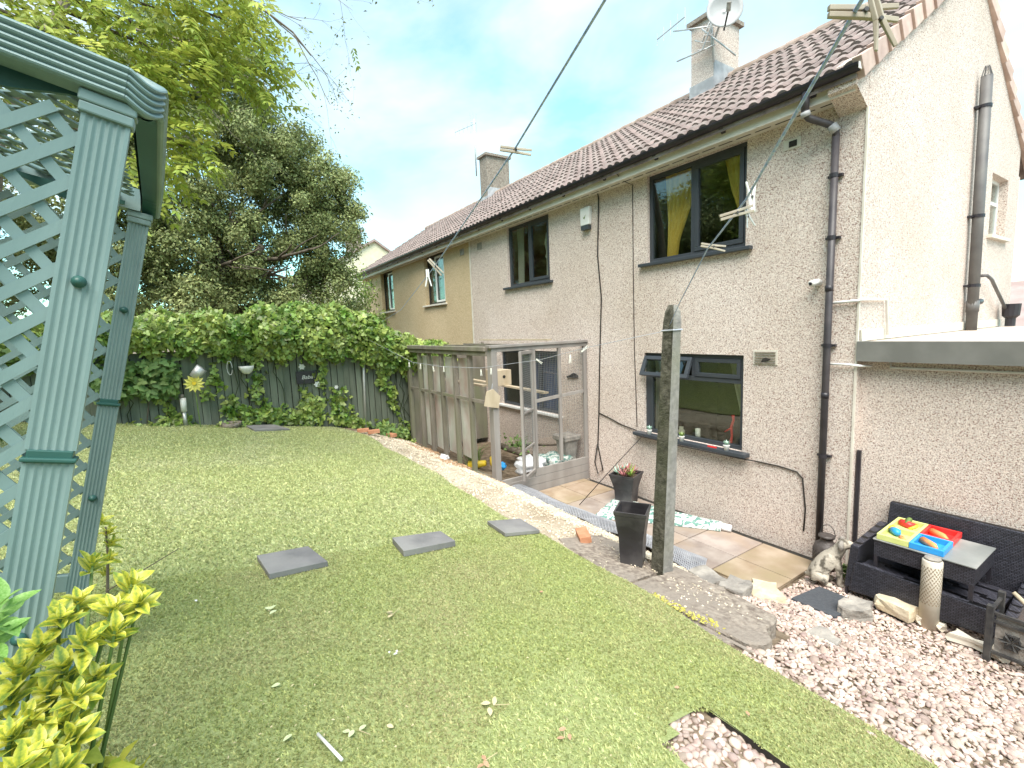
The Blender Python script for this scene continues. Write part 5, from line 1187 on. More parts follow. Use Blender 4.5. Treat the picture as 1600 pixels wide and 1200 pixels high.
# ------------------------------------------------------------------ fence ornaments
fw = thing('flower_windmill', (-9.55, -.25, 1.2), 'yellow plastic flower on a thin stalk by the fence', 'garden ornament')
MB().tube([(-9.32, -.15, 1.15), (-9.31, -.17, 1.9)], .008, 6).build('stalk', M['weed'], fw, world=True)
b = MB(); cc_ = Vector((-9.3, -.17, 1.93))
for k in range(12):
    a = k * math.pi / 6; e = Vector((0, math.cos(a), math.sin(a))); s_ = Vector((0, -math.sin(a), math.cos(a)))
    b.add([cc_ + e * .02, cc_ + e * .09 + s_ * .032 + Vector((.02, 0, 0)), cc_ + e * .155 + Vector((.01, 0, 0)), cc_ + e * .09 - s_ * .032 + Vector((.02, 0, 0))], [(0, 1, 2, 3)])
b.build('petals', M['flower'], fw, world=True)
MB().tube([cc_, cc_ + Vector((.025, 0, 0))], .03, 12).build('centre', M['yellow'], fw, world=True)
sl_ = thing('solar_light', (-9.6, -.36, 1.2), 'slim white and steel solar stake light in front of the fence', 'light')
MB().tube([(-9.55, -.36, 1.18), (-9.55, -.36, 1.45)], .03, 10).build('stem', M['metal'], sl_, world=True, smooth=True)
MB().tube([(-9.55, -.36, 1.45), (-9.55, -.355, 1.68)], .045, 12).build('lamp_tube', M['white'], sl_, world=True, smooth=True)
MB().tube([(-9.55, -.36, 1.68), (-9.55, -.36, 1.74)], [.03, .022], 12).build('cap', M['stone_grey'], sl_, world=True, smooth=True)
bc = thing('metal_bucket', (-9.5, -.1, 2.0), 'small galvanised bucket hung tilted on the fence above the flower', 'bucket')
MB().tube([(-9.35, -.17, 2.03), (-9.33, -.04, 2.17)], [.07, .09], 14).build('body', M['metal'], bc, world=True, smooth=True)
hb = thing('hanging_basket', (-9.6, .58, 2.1), 'white half-round wall basket half hidden in the ivy', 'basket')
b = MB(); b.lathe([(.04, 0), (.08, .03), (.115, .09), (.125, .14)], (-9.60, .62, 2.0), 16); b.build('bowl', M['white'], hb, world=True, smooth=True)
b = MB(); b.tube([(-9.50, .36 + .04 * math.cos(t), 2.13 + .12 * math.sin(t)) for t in [k * .4 for k in range(16)]], .006, 5); b.build('ring', M['metal'], hb, world=True)
hs_ = thing('welcome_sign', (-9.7, 1.62, 1.85), 'small dark sign with white script lettering and white flowers pinned to the fence', 'sign')
MB().box((-9.745, 1.44, 1.72), (-9.725, 1.82, 1.96)).build('board', M['black'], hs_, world=True)
def petals(c, r, parent, m_=M['white']):
    b = MB(); c = Vector(c)
    for k in range(6):
        a = k * math.pi / 3; e = Vector((0, math.cos(a), math.sin(a))); s_ = Vector((0, -math.sin(a), math.cos(a))); b.add([c, c + e * r * .6 + s_ * r * .35 + Vector((.01, 0, 0)), c + e * r, c + e * r * .6 - s_ * r * .35 + Vector((.01, 0, 0))], [(0, 1, 2, 3)])
    b.build('flower', m_, parent, world=True)
petals((-9.71, 1.55, 2.05), .065, hs_); petals((-9.71, 1.80, 1.69), .065, hs_); petals((-9.71, 2.15, 1.60), .045, hs_)
tx = bpy.data.curves.new('lettering', 'FONT'); tx.body = 'Baba'; tx.size = .105; tx.extrude = .002; tx.shear = .3; tx.align_x = 'CENTER'
to = bpy.data.objects.new('lettering', tx); to.data.materials.append(M['white']); bpy.context.collection.objects.link(to)
dg = bpy.context.evaluated_depsgraph_get(); me = bpy.data.meshes.new_from_object(to.evaluated_get(dg)); bpy.data.objects.remove(to)
to = link(bpy.data.objects.new('lettering', me), hs_); to.matrix_local = Matrix.Translation(Vector((-9.72, 1.63, 1.81)) - hs_.location) @ Matrix.Rotation(R(90), 4, 'Z') @ Matrix.Rotation(R(90), 4, 'X')
pd_ = thing('pet_bowl', (-9.55, .35, 1.07), 'shallow concrete bowl at the foot of the fence', 'bowl')
MB().lathe([(.14, 0), (.17, .1), (.15, .1), (.13, .04)], (-9.42, .28, 1.09), 16).build('bowl', M['concrete'], pd_, world=True, smooth=True)
# flat mat on the lawn by the fence
b = MB(); b.add([(x, y, lawn_z(y) + .04) for x, y in ((-8.92, .60), (-9.45, .50), (-9.60, .98), (-9.10, 1.16))] + [(x, y, lawn_z(y) + .01) for x, y in ((-8.92, .60), (-9.45, .50), (-9.60, .98), (-9.10, 1.16))], [(0, 1, 2, 3), (0, 1, 5, 4), (1, 2, 6, 5), (2, 3, 7, 6), (3, 0, 4, 7)])
tag(b.build('rubber_mat', M['slate']), 'dark grey mat lying on the lawn close to the fence', 'mat')

# ------------------------------------------------------------------ stepping slabs on the turf
def tilt_slab(pts_, th, lift, label):
    vs = []
    for x, y in pts_: vs.append((x, y, lawn_z(y) + lift))
    vs += [(x, y, z - th) for x, y, z in vs]
    o = MB().add(vs, [(0, 1, 2, 3), (7, 6, 5, 4), (0, 1, 5, 4), (1, 2, 6, 5), (2, 3, 7, 6), (3, 0, 4, 7)]).build('stepping_slab', M['slate'], bevel=.004)
    return tag(o, label, 'paving slab', 'stepping slabs across the turf seam')
tilt_slab(((-3.50, .17), (-3.56, .50), (-3.25, .57), (-3.18, .21)), .04, .045, 'dark grey stepping slab nearest the arbour, at the left of the three')
tilt_slab(((-3.50, 1.10), (-3.52, 1.52), (-3.28, 1.54), (-3.22, 1.09)), .05, .058, 'middle dark grey stepping slab, lying highest on the turf')
tilt_slab(((-3.66, 2.05), (-3.63, 2.40), (-3.30, 2.39), (-3.33, 2.04)), .035, .045, 'dark grey stepping slab at the edge of the gritty path')

# ------------------------------------------------------------------ broken concrete kerb
def rock(poly, ztop, th, m_, seed, jit=.012, n=3):
    """irregular slab from a polygon, top following ztop(x,y)"""
    rg = np.random.default_rng(seed); P = []
    for (a, b_) in zip(poly, poly[1:] + poly[:1]):
        for k in range(n):
            t = k / n; P.append((a[0] + (b_[0] - a[0]) * t + rg.normal(0, jit), a[1] + (b_[1] - a[1]) * t + rg.normal(0, jit)))
    c = np.mean(P, 0); k = len(P); vs = []
    ins = [((x - c[0]) * .97 + c[0], (y - c[1]) * .97 + c[1]) for x, y in P]
    ins2 = [((x - c[0]) * .5 + c[0], (y - c[1]) * .5 + c[1]) for x, y in P]
    vs += [(c[0], c[1], ztop(*c))] + [(x, y, ztop(x, y) + rg.normal(0, .002)) for x, y in ins2] + [(x, y, ztop(x, y) + rg.normal(0, .002)) for x, y in ins]
    vs += [(x, y, ztop(x, y) - .012 + rg.normal(0, .004)) for x, y in P]
    vs += [(x + rg.normal(0, jit), y + rg.normal(0, jit), ztop(x, y) - th * .55) for x, y in P] + [(x, y, ztop(x, y) - th) for x, y in P]
    fs = [(0, 1 + i, 1 + (i + 1) % k) for i in range(k)]
    for r_ in range(4): fs += [(1 + r_ * k + i, 1 + r_ * k + (i + 1) % k, 1 + (r_ + 1) * k + (i + 1) % k, 1 + (r_ + 1) * k + i) for i in range(k)]
    return MB().add(vs, fs)
kz = lambda x, y: .765 - (y - 2.3) * .16
kb = thing('concrete_kerb', (-2.4, 2.7, .6), 'cracked pale concrete kerb between the turf and the patio bank', 'kerb')
rock([(-3.20, 2.50), (-2.62, 2.42), (-2.30, 2.42), (-2.34, 2.84), (-2.72, 3.0), (-3.15, 2.98)], lambda x, y: kz(x, y) - .006, .16, None, 1).build('kerb_piece', M['concrete'], kb, world=True)
rock([(-2.27, 2.44), (-1.78, 2.46), (-1.44, 2.50), (-1.36, 2.62), (-1.53, 3.02), (-1.95, 3.06), (-2.34, 3.04), (-2.30, 2.80)], kz, .20, None, 2, n=4).build('kerb_piece', M['concrete'], kb, world=True)
rock([(-2.05, 2.36), (-1.5, 2.38), (-1.36, 2.50), (-1.60, 2.47), (-2.05, 2.43)], lambda x, y: kz(x, y) - .02, .12, None, 3).build('kerb_piece', M['concrete'], kb, world=True)
b = MB()
P_ = np.array([(-2.06 + RNG.normal(0, .02) + t * .46, 2.44 + .06 * t + RNG.normal(0, .028), .755) for t in RNG.random(210) ** 1.6]); P_[:, 2] = [kz(x, y) + .001 for x, y, _ in P_]
sx_ = RNG.uniform(-3.1, -1.45, 520); sy_ = RNG.uniform(2.46, 3.0, 520); k = (np.sin(sx_ * 9) + np.sin(sy_ * 14) + RNG.normal(0, .6, 520)) > .1; sx_, sy_ = sx_[k], sy_[k]
o = stones('grit', np.stack([sx_, sy_, kz(sx_, sy_) + .001], 1), .0065, 1, 'pebble2'); tag(o, 'pale grit crumbs lying on the concrete kerb', 'grit', kind='stuff')
o = stones('moss', P_, .008, 1, 'mossyellow', flat=.35); tag(o, 'yellow moss along the crack at the turf side of the kerb', 'moss', kind='stuff')
for i, (poly, zt, th, mm, lab) in enumerate((
    ([(-2.52, 3.44), (-2.26, 3.40), (-2.20, 3.60), (-2.48, 3.66)], .40, .14, 'stone_grey', 'grey stone block beside the end of the mesh strip'),
    ([(-2.22, 3.42), (-2.02, 3.50), (-2.06, 3.74), (-2.24, 3.66)], .40, .14, 'stone_grey', 'squarish grey stone in the middle of the three by the kerb'),
    ([(-2.18, 3.76), (-2.0, 3.66), (-1.90, 3.86), (-2.02, 4.04), (-2.2, 3.96)], .30, .16, 'stone_buff', 'buff broken stone at the corner of the patio'),
    ([(-1.66, 4.28), (-1.56, 4.22), (-1.44, 4.36), (-1.48, 4.52), (-1.62, 4.46)], .22, .16, 'stone_grey', 'rough grey stone beside the black mat'),
    ([(-1.52, 4.66), (-1.28, 4.64), (-1.24, 4.78), (-1.50, 4.80)], .19, .10, 'stone_buff', 'flat buff stone leaning at the foot of the sofa'),
    ([(-1.26, 4.72), (-1.10, 4.74), (-1.12, 4.84), (-1.28, 4.82)], .13, .06, 'lampstone', 'pale flat stone left of the lantern column'),
    ([(-1.00, 4.66), (-.72, 4.62), (-.7, 4.70), (-.98, 4.74)], .14, .06, 'lampstone', 'long pale stone edging between the lantern column and the grate'),
    ([(-1.50, 3.30), (-1.32, 3.28), (-1.28, 3.48), (-1.46, 3.52)], .42, .05, 'stone_grey', 'flat grey stone sunk in the gravel below the kerb end'))):
    o = rock(poly, lambda x, y, zt=zt: zt + .02 * math.sin(x * 30) * .3, th, None, 20 + i, jit=.014).build('stone', M[mm]); tag(o, lab, 'stone', 'loose stones round the patio')
def brick(x, y, z, rz, label, name='brick', rx=0):
    o = MB().box((-.1075, -.051, 0), (.1075, .051, .065)).build(name, M['brick'], bevel=.004); o.location = (x, y, z); o.rotation_euler = (rx, 0, rz); return tag(o, label, 'brick', 'loose bricks')
brick(-3.10, 2.74, kz(-3, 2.74) - .005, R(150), 'orange brick lying on the gritty path by the kerb', rx=-.15)
brick(-9.0, 2.42, .76, R(75), 'left of two bricks at the far end of the path'); brick(-8.86, 2.58, .735, R(80), 'right of two bricks at the far end of the path'); brick(-9.1, 3.0, .56, R(20), 'weathered brick half buried at the fence foot')

# grey mesh strip on the bank
ms_ = thing('plastic_mesh_strip', (-4.3, 3.9, .1), 'long grey plastic mesh strip laid on the bank above the patio', 'mesh strip')
pA = [(-6.0, 4.10), (-5.3, 4.10), (-4.1, 4.18), (-3.3, 4.26), (-2.86, 4.24)]; pB = [(-5.62, 3.50), (-4.5, 3.60), (-3.55, 3.66), (-2.9, 3.64), (-2.46, 3.60)]
def mid(P, t):
    t *= len(P) - 1; i = min(int(t), len(P) - 2); u = t - i; return np.array(P[i]) * (1 - u) + np.array(P[i + 1]) * u
b = MB(); NL, NCc = 14, 80
def mp_(s, t):
    q = mid(pA, t) * (1 - s) + mid(pB, t) * s; z = .105 + (.31 - .105) * s + .035 * math.sin(s * math.pi) + .012 * math.sin(t * 40) * s; return Vector((q[0], q[1], z + .012 * math.sin(t * 14 + s * 5)))
for i in range(NL + 1): b.tube([mp_(i / NL, t / 30) for t in range(31)], .008, 4)
b.build('strand', M['meshgrey'], ms_, world=True)
b = MB()
for k in range(NCc + 1): b.tube([mp_(i / 5, k / NCc) + Vector((0, 0, .005)) for i in range(6)], .0065, 4)
b.build('cross_strand', M['meshgrey'], ms_, world=True)
b = MB(); N = 30
vs = [mp_(s, t / N) - Vector((0, 0, .012)) for t in range(N + 1) for s in (0, .5, 1)]; b.add(vs, [(t * 3 + k, t * 3 + k + 1, t * 3 + k + 4, t * 3 + k + 3) for t in range(N) for k in (0, 1)]); b.build('backing', M['soil'], ms_, world=True)

# ------------------------------------------------------------------ concrete post
cp_ = thing('concrete_post', (-2.34, 2.85, .62), 'tall mossy concrete post at the kerb with the washing lines tied to it', 'post')
b = MB(); bw = .118; tw_ = .088; zb, ztp = .60, 2.70; lx = .105
def ring(z, w, cx): return [(cx - w / 2, 2.88 - w / 2, z), (cx + w / 2, 2.88 - w / 2, z), (cx + w / 2, 2.88 + w / 2, z), (cx - w / 2, 2.88 + w / 2, z)]
levels = [(zb, bw, -2.345), (1.3, .112, -2.31), (2.0, .10, -2.275), (2.62, .09, -2.245), (2.70, .075, -2.24), (2.745, .045, -2.238)]
vs = [v for l in levels for v in ring(*l)]
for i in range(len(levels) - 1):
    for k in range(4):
        b.cur = 1 if k in (0, 3) else 0  # two faces darker: moss, plus shade painted into the colour
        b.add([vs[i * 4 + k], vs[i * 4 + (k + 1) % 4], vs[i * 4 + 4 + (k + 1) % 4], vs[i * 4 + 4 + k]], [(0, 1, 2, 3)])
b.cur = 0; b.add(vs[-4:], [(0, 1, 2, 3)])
b.build('shaft', [M['post_concrete'], M['moss_shade_face']], cp_, world=True)
b = MB(); zz = 2.56
b.tube([(-2.30, 2.83, zz), (-2.197, 2.83, zz + .004), (-2.197, 2.93, zz + .006), (-2.30, 2.93, zz), (-2.30, 2.83, zz)], .006, 6); b.build('rope_tie', M['whitecord'], cp_, world=True)

# washing lines and pegs
def line(name, pts, r, m_, label): return cable(name, pts, r, label, m_, 'washing line', 8)
pole = thing('line_pole', (.55, .05, 1.1), 'steel washing line pole behind the viewpoint', 'pole')
MB().tube([(.55, .05, 1.1), (.55, .05, 3.2)], .025, 10).build('pole', M['metal'], pole, world=True, smooth=True)
C2 = [(-2.235, 2.84, 2.60), (-1.936, 2.56, 2.745), (-1.082, 1.586, 2.881), (-.664, 1.124, 2.905), (-.28, .699, 2.985), (.0, .40, 3.03), (.55, .05, 3.12)]
line('washing_line', C2, .0026, 'cord', 'blue and white cord running from the concrete post up past the roof')
C1 = [(-9.70, 3.15, 2.86), (-5.0, 1.85, 2.87), (-2.259, 1.033, 2.954), (-.953, .656, 3.038), (-.534, .535, 3.087), (.55, .05, 3.13)]
line('washing_line', C1, .0022, 'cord', 'long blue cord crossing the sky from the fence corner')
C3 = [(-9.70, 2.74, 2.575), (-7.23, 2.816, 2.14), (-6.41, 2.962, 2.095), (-5.488, 3.087, 2.112), (-4.251, 3.173, 2.259), (-3.338, 3.0, 2.41), (-2.30, 2.94, 2.565)]
line('washing_line', C3, .0024, 'whitecord', 'thin pale line sagging in front of the aviary')
def peg(p, d, L, label, m_='peg_wood', op=.12, n=(0, 0, 1)):
    t = thing('clothes_peg', p, label, 'peg', 'pegs on the washing lines'); d = Vector(d).normalized(); s_ = d.cross(Vector(n)).normalized(); c = Vector(p)
    for k in (-1, 1):
        a_ = c - d * L * .5 + s_ * k * L * .05; m0 = c + s_ * k * L * .055; e = c + d * L * .5 + s_ * k * L * (.05 + op * .5)
        b = MB(); w = L * .068; b.bar(a_, m0, w, w * 1.1, w2=w * 1.15, h2=w * 1.1); b.bar(m0, e, w * 1.15, w * 1.1, w2=w * .6, h2=w); b.build('prong', M[m_], t, world=True, bevel=.0008)
    b = MB(); b.tube([c - d.cross(s_) * L * .07 + s_ * 0, c + d.cross(s_) * L * .07], L * .035, 8); b.build('spring', M['rust_black'], t, world=True)
rv, uv = right, up
def sc_dir(x, y): return rv * x + uv * y
def pg(P, dx, dy, L, lab, **k): peg(P, sc_dir(dx, dy), L, lab, n=-fwd, **k)
pg((-.275, .71, 2.985), 1, -.02, .085, 'large pale wooden peg at the top of the blue cord against the roof', op=.1)
pg((-.262, .72, 2.972), .25, -1, .07, 'wooden peg hanging crosswise from the top of the blue cord', op=.25)
pg((-.675, 1.105, 2.875), 1, .3, .085, 'wooden peg clipped across the cord in front of the upstairs window', op=.05)
pg((-.665, 1.15, 2.915), -.05, 1, .075, 'whitish peg standing upright on the cord by the upstairs window', m_='white', op=.2)
pg((-.66, 1.128, 2.865), .3, -1, .05, 'greyish peg pointing down beneath the cord by the upstairs window', m_='metal', op=.3)
pg((-1.05, 1.575, 2.885), 1, -.16, .09, 'pale peg clipped across the cord over the upstairs sill', op=.1)
pg((-.953, .658, 3.034), 1, -.14, .075, 'wooden peg clipped across the blue cord against the sky', op=.05)
pg((-2.259, 1.035, 2.948), .75, -.8, .105, 'pale wooden peg across the cord in front of the buff house window', op=.06)
pg((-2.33, 1.02, 2.90), .08, -1, .09, 'light blue peg hanging from the cord by the buff house window', m_='white', op=.25)
for i, (P, dx, dy, lab) in enumerate((((-7.35, 2.80, 2.10), .1, -1, 'first pale peg from the left on the line before the aviary'), ((-7.0, 2.85, 2.08), 0, -1, 'second pale peg from the left on the line before the aviary'), ((-6.672, 2.924, 2.05), .15, -1, 'third peg from the left, over the clouded aviary panels'),
        ((-6.38, 2.962, 2.06), 0, -1, 'fourth peg, nearest the middle of the clouded aviary panels'), ((-5.48, 3.087, 2.05), .1, -1, 'peg just left of the aviary corner post'), ((-5.24, 3.10, 2.08), 0, -1, 'peg in front of the aviary corner post'),
        ((-4.28, 3.17, 2.24), .8, -.6, 'slanting white peg before the mesh side of the aviary'), ((-3.68, 3.12, 2.29), 0, -1, 'white peg hanging in front of the fish ornament'), ((-3.36, 3.03, 2.40), .8, .7, 'white peg tilted upward at the right end of the aviary'))):
    pg(P, dx, dy, .085, lab, m_='candle', op=.10)

# ------------------------------------------------------------------ pots on the kerb and patio
def square_pot(name, c, h, wb, wt, rz, label, cat='planter'):
    t = thing(name, c, label, cat, rot=(0, 0, rz)); b = MB(); q = math.sqrt(2) / 2
    prof = [(wb * q, 0), (wb * q * 1.02, .01), (wb * q * 1.12, h * .5), (wt * q * .97, h * .93), (wt * q, h * .935), (wt * q * 1.02, h), (wt * q * .90, h), (wt * q * .88, h * .9), (wb * q * .9, h * .3)]
    b.lathe(prof, (0, 0, 0), 4, rot=math.pi / 4); b.build('body', M['blackpot'], t, bevel=.004); return t
square_pot('tall_planter', (-2.55, 2.78, kz(-2.5, 2.78) - .005), .46, .17, .255, R(32), 'tall empty tapered black planter standing on the kerb by the concrete post')
sp3 = square_pot('succulent_planter', (-4.72, 5.02, .002), .45, .24, .38, R(20), 'flared black planter of succulents on the patio against the wall')
MB().box((-.15, -.15, .38), (.15, .15, .40)).build('soil', M['soil'], sp3)
for k in range(13):
    a = RNG.uniform(0, 6.28); r_ = RNG.uniform(0, .14); c_ = (math.cos(a) * r_, math.sin(a) * r_, .43); b = MB(); mm = 'succ1' if c_[0] < -.02 else ('succ2' if k % 3 else 'ivyleaf')
    for j in range(12):
        a2_ = j * 2.4; l = RNG.uniform(.07, .115); e = Vector((math.cos(a2_), math.sin(a2_), .55 + j * .09)); p = Vector(c_); s_ = Vector((-math.sin(a2_), math.cos(a2_), 0)) * .016
        b.add([p, p + e * l * .5 + s_, p + e * l, p + e * l * .5 - s_, p + e * l * .5 + Vector((0, 0, -.01))], [(0, 1, 2, 3), (0, 4, 1), (1, 4, 2), (2, 4, 3), (3, 4, 0)])
    b.build('succulent', M[mm], sp3)

# folded leaf-print parasol lying on the patio
pr_ = thing('folded_parasol', (-4.1, 4.9, .05), 'teal and white leaf-patterned parasol folded flat on the patio behind the pots', 'parasol')
vs = []; NU, NV = 40, 16
for i in range(NU + 1):
    t = i / NU; cx = -4.75 + 1.42 * t; cy = 4.62 + .62 * t ** .9; w = (.40 * (1 - t) ** 1.1 + .085)
    for j in range(NV + 1):
        a = math.pi * j / NV; s = math.cos(a); hgt = (.035 + .05 * t ** .5) * math.sin(a) ** .6 + .012 * math.sin(s * 14 + t * 9) * math.sin(a)
        vs.append((cx - s * w * .35, cy + s * w * .8, .006 + max(.002, hgt)))
b = MB(); b.add(vs, [(i * (NV + 1) + j, i * (NV + 1) + j + 1, (i + 1) * (NV + 1) + j + 1, (i + 1) * (NV + 1) + j) for i in range(NU) for j in range(NV)]); b.build('canopy', M['teal'], pr_, smooth=True, world=True)
MB().tube([(-3.36, 5.225, .045), (-3.22, 5.27, .045)], [.05, .045], 10).build('ferrule', M['bag'], pr_, world=True, smooth=True)

# pots on the window sill
for i, (x, mm, lab) in enumerate(((-4.58, 'succ1', 'tiny pot with a blue-green succulent at the left of the kitchen sill'), (-4.02, 'ivyleaf', 'tiny pot with a cream flowering succulent in the middle of the kitchen sill'), (-3.36, 'succ1', 'tiny pot with a grey-blue succulent at the right of the kitchen sill'))):
    t = thing('sill_pot', (x, 5.36, .998), lab, 'plant pot', 'little pots on the kitchen sill'); MB().lathe([(.026, 0), (.04, .065), (.042, .07), (.036, .07)], (0, 0, 0), 12).build('pot', M['white'], t, smooth=True)
    b = MB()
    for j in range(16):
        a = j * 2.4; e = Vector((math.cos(a), math.sin(a), .8 + .05 * j)); p = Vector((0, 0, .065)); s_ = Vector((-math.sin(a), math.cos(a), 0)) * .012; l = .045; b.add([p, p + e * l * .5 + s_, p + e * l, p + e * l * .5 - s_], [(0, 1, 2, 3)])
    b.build('succulent', M[mm], t)
tag(MB().box((-3.62, 5.35, .999), (-3.50, 5.375, 1.012)).build('red_peg', M['red']), 'small red plastic piece lying on the kitchen sill', 'peg')
# things on the inner sill
MB().box((-4.7, YF + .12, .93), (-3.22, YF + .34, .96)).build('inner_sill', M['white'], w_gf, world=True)
cn = thing('candle', (-3.98, 5.66, .96), 'white pillar candle behind the kitchen window', 'candle'); MB().lathe([(.035, 0), (.035, .17), (.03, .175)], (0, 0, 0), 14).build('wax', M['candle'], cn, smooth=True)
gj = thing('glass_jar', (-4.25, 5.66, .96), 'pale jar with ornaments behind the kitchen window', 'jar'); MB().lathe([(.045, 0), (.05, .1), (.03, .13), (.035, .16)], (0, 0, 0), 14).build('body', M['net'], gj, smooth=True)
og = thing('orange_toy', (-3.55, 5.72, .96), 'thin orange-red figure behind the kitchen window', 'ornament')
b = MB(); b.tube([(0, 0, 0), (.04, 0, .14), (.02, .02, .26), (.06, 0, .36), (.05, 0, .42)], [.012, .014, .02, .016, .02], 8); b.tube([(.02, 0, .24), (-.06, 0, .18)], .01, 6); b.tube([(.03, 0, .0), (.04, 0, .14)], .012, 6); b.build('figure', M['red'], og, smooth=True)
ag = thing('ornament_figure', (-7.35, 5.72, 3.47), 'pale slender figurine behind the small upstairs window', 'ornament')
MB().lathe([(.05, 0), (.05, .02), (.02, .05), (.018, .45), (.035, .5), (.02, .6), (.045, .75), (.03, .85), (.012, .95)], (0, 0, 0), 12).build('figure', M['net'], ag, smooth=True)

# ------------------------------------------------------------------ wicker sofa, table, sand tray
sf = thing('wicker_sofa', (-1.25, 5.1, .04), 'black wicker two-seat garden sofa pushed against the extension wall', 'sofa')
def pr(name, m_, pts8):
    return MB().add(pts8, [(0, 1, 2, 3), (7, 6, 5, 4), (0, 1, 5, 4), (1, 2, 6, 5), (2, 3, 7, 6), (3, 0, 4, 7)]).build(name, m_, sf, world=True, bevel=.012)
pr('backrest', M['wicker'], [(-1.72, 5.36, .10), (-.72, 5.36, .10), (-.72, 5.46, .80), (-1.70, 5.46, .80), (-1.72, 5.42, .10), (-.72, 5.42, .10), (-.72, 5.52, .80), (-1.70, 5.52, .80)])
pr('front_apron', M['wicker'], [(-1.76, 4.76, .10), (-.80, 4.76, .16), (-.80, 4.76, .37), (-1.72, 4.76, .40), (-1.76, 4.81, .10), (-.80, 4.81, .16), (-.80, 4.81, .37), (-1.72, 4.81, .40)])
b = MB()
for k in range(12):
    y = 4.83 + k * .044; b.bar((-1.68, y, .365 - k * .003), (-.80, y, .35 - k * .003), .036, .016)
b.build('seat', M['wicker'], sf, world=True)
pr('armrest', M['wicker'], [(-1.80, 4.77, .12), (-1.72, 4.77, .12), (-1.72, 5.40, .12), (-1.80, 5.40, .12), (-1.76, 4.77, .54), (-1.69, 4.77, .54), (-1.69, 5.42, .60), (-1.76, 5.42, .60)])
pr('armrest', M['wicker'], [(-.79, 4.77, .12), (-.71, 4.77, .12), (-.71, 5.40, .12), (-.79, 5.40, .12), (-.77, 4.77, .34), (-.70, 4.77, .34), (-.70, 5.42, .44), (-.77, 5.42, .44)])
for x, y in ((-1.78, 4.79), (-.76, 4.79), (-1.76, 5.40), (-.76, 5.40)): MB().tube([(x, y, .03), (x, y, .20)], .014, 8).build('leg', M['black'], sf, world=True)
tb = thing('wicker_table', (-1.25, 5.08, .36), 'black wicker coffee table with a misted glass top stood on the sofa seat', 'table')
MB().box((-1.60, 4.79, .645), (-.93, 5.34, .655)).build('glass_top', M['glass_top'], tb, world=True, bevel=.002)
b = MB().box((-1.59, 4.80, .50), (-.94, 4.815, .644)).box((-1.59, 5.315, .50), (-.94, 5.33, .644)).box((-1.59, 4.816, .50), (-1.575, 5.314, .644)).box((-.955, 4.816, .50), (-.94, 5.314, .644)); b.build('apron', M['wicker'], tb, world=True)
for x, y in ((-1.575, 4.815), (-.955, 4.815), (-1.575, 5.315), (-.955, 5.315)): MB().box((x - .013, y - .013, .365), (x + .013, y + .013, .642)).build('leg', M['black'], tb, world=True)
st = thing('sand_tray', (-1.36, 5.08, .657), 'four-part lime, red and blue plastic toy tray on the wicker table', 'toy tray', rot=(0, 0, R(2)))
def tray(x0, y0, m_, lab):
    w, l, h = .222, .276, .05; b = MB(); t = .022
    b.box((x0 + t, y0 + t, .0), (x0 + w - t, y0 + l - t, .006))
    for a_, c_ in (((x0, y0), (x0 + w, y0 + t)), ((x0, y0 + l - t), (x0 + w, y0 + l)), ((x0, y0 + t), (x0 + t, y0 + l - t)), ((x0 + w - t, y0 + t), (x0 + w, y0 + l - t))): b.box((*a_, .0), (*c_, h))
    o = b.build('compartment', M[m_], st, bevel=.005); o['label'] = lab
tray(-.225, .004, 'lime', 'lime green far compartment'); tray(-.225, -.276, 'lime', 'lime green near compartment'); tray(.0, .004, 'red', 'red compartment'); tray(.0, -.276, 'blue', 'blue compartment')
def toy(name, pts_, r, m_, lab):
    b = MB().tube([Vector(p) + Vector((-1.36, 5.08, .657)) for p in pts_], r, 10); tag(b.build(name, M[m_], smooth=True), lab, 'toy', 'sand toys in the tray')
toy('sand_toy', [(.04, .17, .03), (.13, .10, .035), (.17, .07, .03)], [.03, .03, .012], 'orange', 'orange mould lying in the red compartment')
toy('sand_toy', [(.05, -.09, .03), (.14, -.17, .035), (.17, -.2, .03)], [.03, .028, .012], 'orange', 'orange mould lying in the blue compartment')
toy('sand_toy', [(-.19, .20, .03), (-.12, .16, .035), (-.08, .2, .03)], [.03, .035, .02], 'red', 'red scoop in the far lime compartment')
toy('sand_toy', [(-.16, .23, .05), (-.13, .20, .075), (-.14, .15, .05)], [.014, .022, .014], 'weed', 'green figure standing in the far lime compartment')
toy('sand_toy', [(-.06, .14, .06), (-.04, .07, .075), (-.08, .02, .05)], [.012, .012, .012], 'yellow', 'yellow curved handle resting over the lime compartments')
toy('sand_toy', [(-.17, -.06, .035), (-.13, -.10, .04), (-.11, -.13, .035)], [.03, .034, .02], 'blue', 'blue cup in the near lime compartment')
toy('sand_toy', [(-.19, -.04, .04), (-.175, -.05, .045)], [.022, .03], 'yellow', 'yellow lid beside the blue cup')
toy('sand_toy', [(-.08, -.15, .02), (-.04, -.22, .025)], [.022, .018], 'orange', 'tan shell mould in the near lime compartment')

